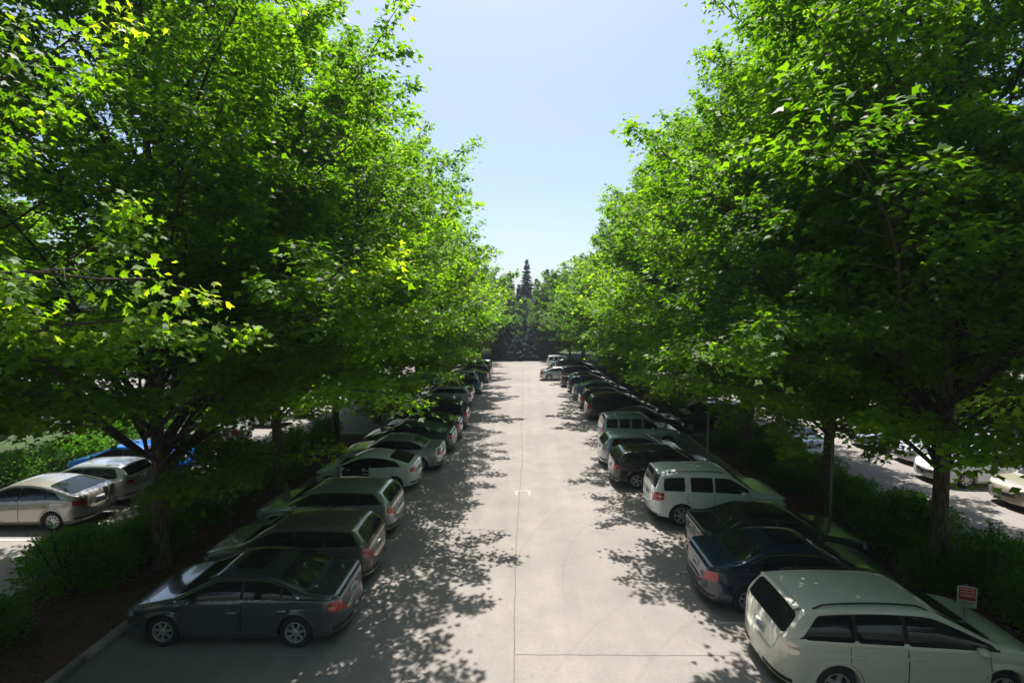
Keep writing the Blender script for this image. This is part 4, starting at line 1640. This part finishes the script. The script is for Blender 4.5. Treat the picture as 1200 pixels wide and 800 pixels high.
spawn('hatch', None, 'navy hatchback parked in the lot beyond the far left bed', GO, -27.4, 31, 'L', 'navy', 'hatchback')
GQ = 'cars in the right side lot'
spawn('suv', None, 'black SUV standing behind the trunks in the right side lot', GQ, 13.2, 28.6, 'L', 'black', 'suv')
spawn('sedanb', None, 'pale silver sedan behind the hedge in the right side lot, pointing away', GQ, 13.3, 24.2, math.pi / 2, 'silver', 'sedan')
spawn('wagon', None, 'beige wagon at the right edge of the photo in the right side lot', GQ, 21.6, 16.9, 'L', 'beige', 'station wagon')
spawn('sedan', None, 'white sedan with blue windshield reflection in the right side lot', GQ, 21.2, 19.6, 'L', 'white', 'sedan')
spawn('hatch', None, 'lilac hatchback behind the second trunk in the right side lot', GQ, 21.4, 22.3, 'L', 'lilac', 'hatchback')
spawn('sedanb', None, 'white sedan with blue bonnet in the right side lot', GQ, 22.0, 25.0, 'L', 'paleblue', 'sedan')
spawn('boxysuv', None, 'cream boxy SUV far back in the right side lot', GQ, 22.6, 28.8, 'L', 'cream', 'suv')
spawn('wagon', None, 'white wagon in the right side lot beyond the cream SUV', GQ, 22.4, 33, 'L', 'white', 'station wagon')
spawn('sedan', None, 'silver sedan in the far part of the right side lot', GQ, 22.4, 37, 'L', 'silver', 'sedan')


# ------------------------------------------------------------------ sign posts
def sign_post(x, y, h, label, ry=0.0, face=None, plate=True):
    root = bpy.data.objects.new('sign_post', None)
    COL.objects.link(root)
    root.location = (x, y, .12)
    root.rotation_euler = (0, 0, ry)
    tag(root, label, 'sign' if h < 2 else 'post')
    if h > 2:
        root.name = 'metal_post'
    mb = MB()
    mb.tube([(0, 0, -.1), (0, 0, h)], [.03, .03], 10)
    link('post', mb.mesh('post', M['post'], True), root)
    return root


def face_plate(root, z0, lean=0.0):
    # rounded plate facing local -y
    w, hh, r = .15, .2, .035
    pts = []
    for (cx, cz, a0) in ((w - r, hh - r, 0), (-w + r, hh - r, 90), (-w + r, -hh + r, 180), (w - r, -hh + r, 270)):
        for k in range(5):
            a = math.radians(a0 + k * 22.5)
            pts.append((cx + r * math.cos(a), cz + r * math.sin(a)))
    n = len(pts)
    mb = MB()
    vs = [(x, -.036, z) for x, z in pts] + [(x, -.032, z) for x, z in pts]
    fs = [tuple(range(n))[::-1], tuple(range(n, 2 * n))] + [(i, (i + 1) % n, n + (i + 1) % n, n + i) for i in range(n)]
    mb.add(vs, fs, 0)
    p = link('sign_plate', mb.mesh('sign_plate', M['sign_white']), root)
    p.location = (0, 0, z0)
    m2 = MB()
    m2.box(-.128, .128, -.040, -.0365, -.06, .178, 0)
    f = link('red_panel', m2.mesh('red_panel', M['sign_red']), p)
    # rows of lettering too small to read, as in the photograph
    m3 = MB()
    rr = random.Random(9)
    for (z, s, cells) in ((.145, .026, 7), (.09, .03, 6), (.022, .045, 4)):
        x = -.108
        cw = .216 / cells
        for k in range(cells):
            a = x + k * cw + cw * .12
            b = x + (k + 1) * cw - cw * .12
            t = s * .22
            m3.box(a, a + t, -.043, -.0405, z - s / 2, z + s / 2)
            if rr.random() < .7:
                m3.box(b - t, b, -.043, -.0405, z - s / 2, z + s / 2)
            m3.box(a + t, b - t, -.043, -.0405, z + s / 2 - t, z + s / 2)
            if rr.random() < .6:
                m3.box(a + t, b - t, -.043, -.0405, z - t / 2, z + t / 2)
    link('lettering', m3.mesh('lettering', M['sign_white']), p)
    m4 = MB()
    for k in range(5):
        a = -.11 + k * .045
        m4.box(a, a + .009, -.040, -.0365, -.15, -.1)
        m4.box(a + .009, a + .032, -.040, -.0365, -.112, -.10)
        if k % 2:
            m4.box(a + .024, a + .032, -.040, -.0365, -.15, -.112)
    link('lower_lettering', m4.mesh('lower_lettering', M['sign_green']), p)


pz = G(1134, 699, 1.55)
s = sign_post(pz.x, pz.y + .035, 1.65, 'red and white parking sign on a short post in the right bed', math.radians(-18))
face_plate(s, 1.55 - .12)
for (px, py, hh, lab) in ((971, 655, 3.3, 'thin grey metal post in front of the third right-hand maple trunk'), (828, 592, 3.3, 'thin grey metal post in the right bed beyond the white SUV'),
                          (270, 630, 3.3, 'thin grey metal post in the left bed beyond the slate sedan')):
    p = G(px, py)
    xx = min(max(p.x, -12), 12)
    s = sign_post(p.x, p.y, hh, lab, ry=math.radians(90 if px < 600 else -90))

# wooden utility pole in the left distance
p = G(97, 524)
pole = bpy.data.objects.new('utility_pole', None)
COL.objects.link(pole)
pole.location = (p.x, p.y, 0)
tag(pole, 'brown wooden pole standing beyond the left lot bushes', 'pole')
mb = MB()
mb.tube([(0, 0, 0), (0, 0, 3), (.03, 0, 5.6), (.03, 0, 5.64)], [.15, .14, .12, .09], 9)
link('pole_shaft', mb.mesh('pole_shaft', M['wood'], True), pole)



# ------------------------------------------------------------------ house in the left distance
def house(x, y, rz):
    root = bpy.data.objects.new('house', None)
    COL.objects.link(root)
    root.location = (x, y, 0)
    root.rotation_euler = (0, 0, rz)
    tag(root, 'blue-grey gabled house glimpsed through the trees at far left', 'house')
    W2, D, he, hr = 4.6, 9, 10.8, 13.2
    mb = MB()
    mb.add([(-W2, 0, 0), (W2, 0, 0), (W2, 0, he), (0, 0, hr), (-W2, 0, he), (-W2, D, 0), (W2, D, 0), (W2, D, he), (0, D, hr), (-W2, D, he)],
           [(0, 1, 2, 3, 4), (9, 8, 7, 6, 5), (1, 6, 7, 2), (5, 0, 4, 9)])
    link('wall', mb.mesh('wall', M['siding']), root)
    # lap siding boards over the gable end, each board a piece
    shared = MB()
    n = 0
    for i in range(52):
        z = .15 + i * .23
        half = W2 if z < he else W2 * (hr - z) / (hr - he)
        if half < .3:
            break
        b = MB()
        b.add([(-half, -.008, z + .22), (half, -.008, z + .22), (half, -.035, z), (-half, -.035, z), (-half, -.003, z), (half, -.003, z)],
              [(3, 2, 1, 0), (4, 5, 2, 3)])
        link('siding_board', b.mesh('siding_board', M['siding']), root)
    mb = MB()
    sl = (hr - he) / W2
    for sg in (-1, 1):
        e = W2 + .55
        vs = [(0, -.6, hr + .06), (sg * e, -.6, hr - sl * e + .06), (sg * e, D + .6, hr - sl * e + .06), (0, D + .6, hr + .06)]
        vs += [(a, b, c_ + .18) for a, b, c_ in vs]
        mb.add(vs, [(0, 1, 2, 3), (7, 6, 5, 4), (0, 4, 5, 1), (1, 5, 6, 2), (2, 6, 7, 3), (3, 7, 4, 0)])
    roof = link('roof', mb.mesh('roof', M['shingle']), root)
    mb = MB()
    for sg in (-1, 1):
        e = W2 + .57
        vs = [(0, -.66, hr + .02), (sg * e, -.66, hr - sl * e + .02), (sg * e, -.66, hr - sl * e + .26), (0, -.66, hr + .26)]
        vs += [(a, b + .05, c_) for a, b, c_ in vs]
        mb.add(vs, [(0, 1, 2, 3), (7, 6, 5, 4), (0, 4, 5, 1), (1, 5, 6, 2), (2, 6, 7, 3)])
    link('fascia', mb.mesh('fascia', M['trim']), roof)
    for (xa, xb, za, zb_) in ((-3.6, -.6, 9.3, 10.7), (.6, 3.6, 9.3, 10.7), (-3.6, -.6, 4.4, 6.2), (.6, 3.6, 4.4, 6.2)):
        w = MB()
        t = .12
        w.box(xa - t, xa, -.09, -.0, za - t, zb_ + t)
        w.box(xb, xb + t, -.09, -.0, za - t, zb_ + t)
        w.box(xa, xb, -.09, -.0, za - t, za)
        w.box(xa, xb, -.09, -.0, zb_, zb_ + t)
        w.box((xa + xb) / 2 - .05, (xa + xb) / 2 + .05, -.085, -.0, za, zb_)
        f = link('window', w.mesh('window', M['trim']), root)
        for (p0, p1) in ((xa, (xa + xb) / 2 - .05), ((xa + xb) / 2 + .05, xb)):
            g = MB()
            g.box(p0, p1, -.05, -.04, za, zb_)
            link('pane', g.mesh('pane', M['glass_clear']), f)


hp = ((83 - 614) / FPX * 62, 62)
house(hp[0] + .5, hp[1], math.radians(38))

# fallen leaves and debris on the asphalt along the bays
rng = np.random.default_rng(3)
n = 500
cx = np.where(rng.random(n) < .5, -rng.uniform(3, 8.5, n), rng.uniform(3.5, 9, n))
cc = np.stack([cx, rng.uniform(7, 40, n), np.full(n, .012)], 1)
dd = np.zeros((n, 3))
dd[:, 0] = 1
me = foliage_mesh('fallen_leaves', rng, cc, dd, rng.uniform(.03, .07, n), rng.uniform(0, 1, n), M['paper_leaf'], 'oval', .05)
o = link('fallen_leaves', me)
tag(o, 'small dry leaves scattered on the asphalt of the bays', 'leaves', None, 'stuff')

# ------------------------------------------------------------------ thin summer haze
mb = MB()
mb.box(-250, 250, -60, 330, -1.2, 34)
hz = link('haze', mb.mesh('haze', []))
hm = bpy.data.materials.new('haze_air')
hm.use_nodes = True
hn = hm.node_tree.nodes
hn.clear()
ho = hn.new('ShaderNodeOutputMaterial')
hv = hn.new('ShaderNodeVolumePrincipled')
hv.inputs['Color'].default_value = (0.80, 0.88, 1.0, 1)
hv.inputs['Density'].default_value = 0.0005
hv.inputs['Anisotropy'].default_value = 0.0
hm.node_tree.links.new(hv.outputs[0], ho.inputs['Volume'])
hz.data.materials.append(hm)
hz['kind'] = 'stuff'
hz['label'] = 'thin pale blue summer haze'
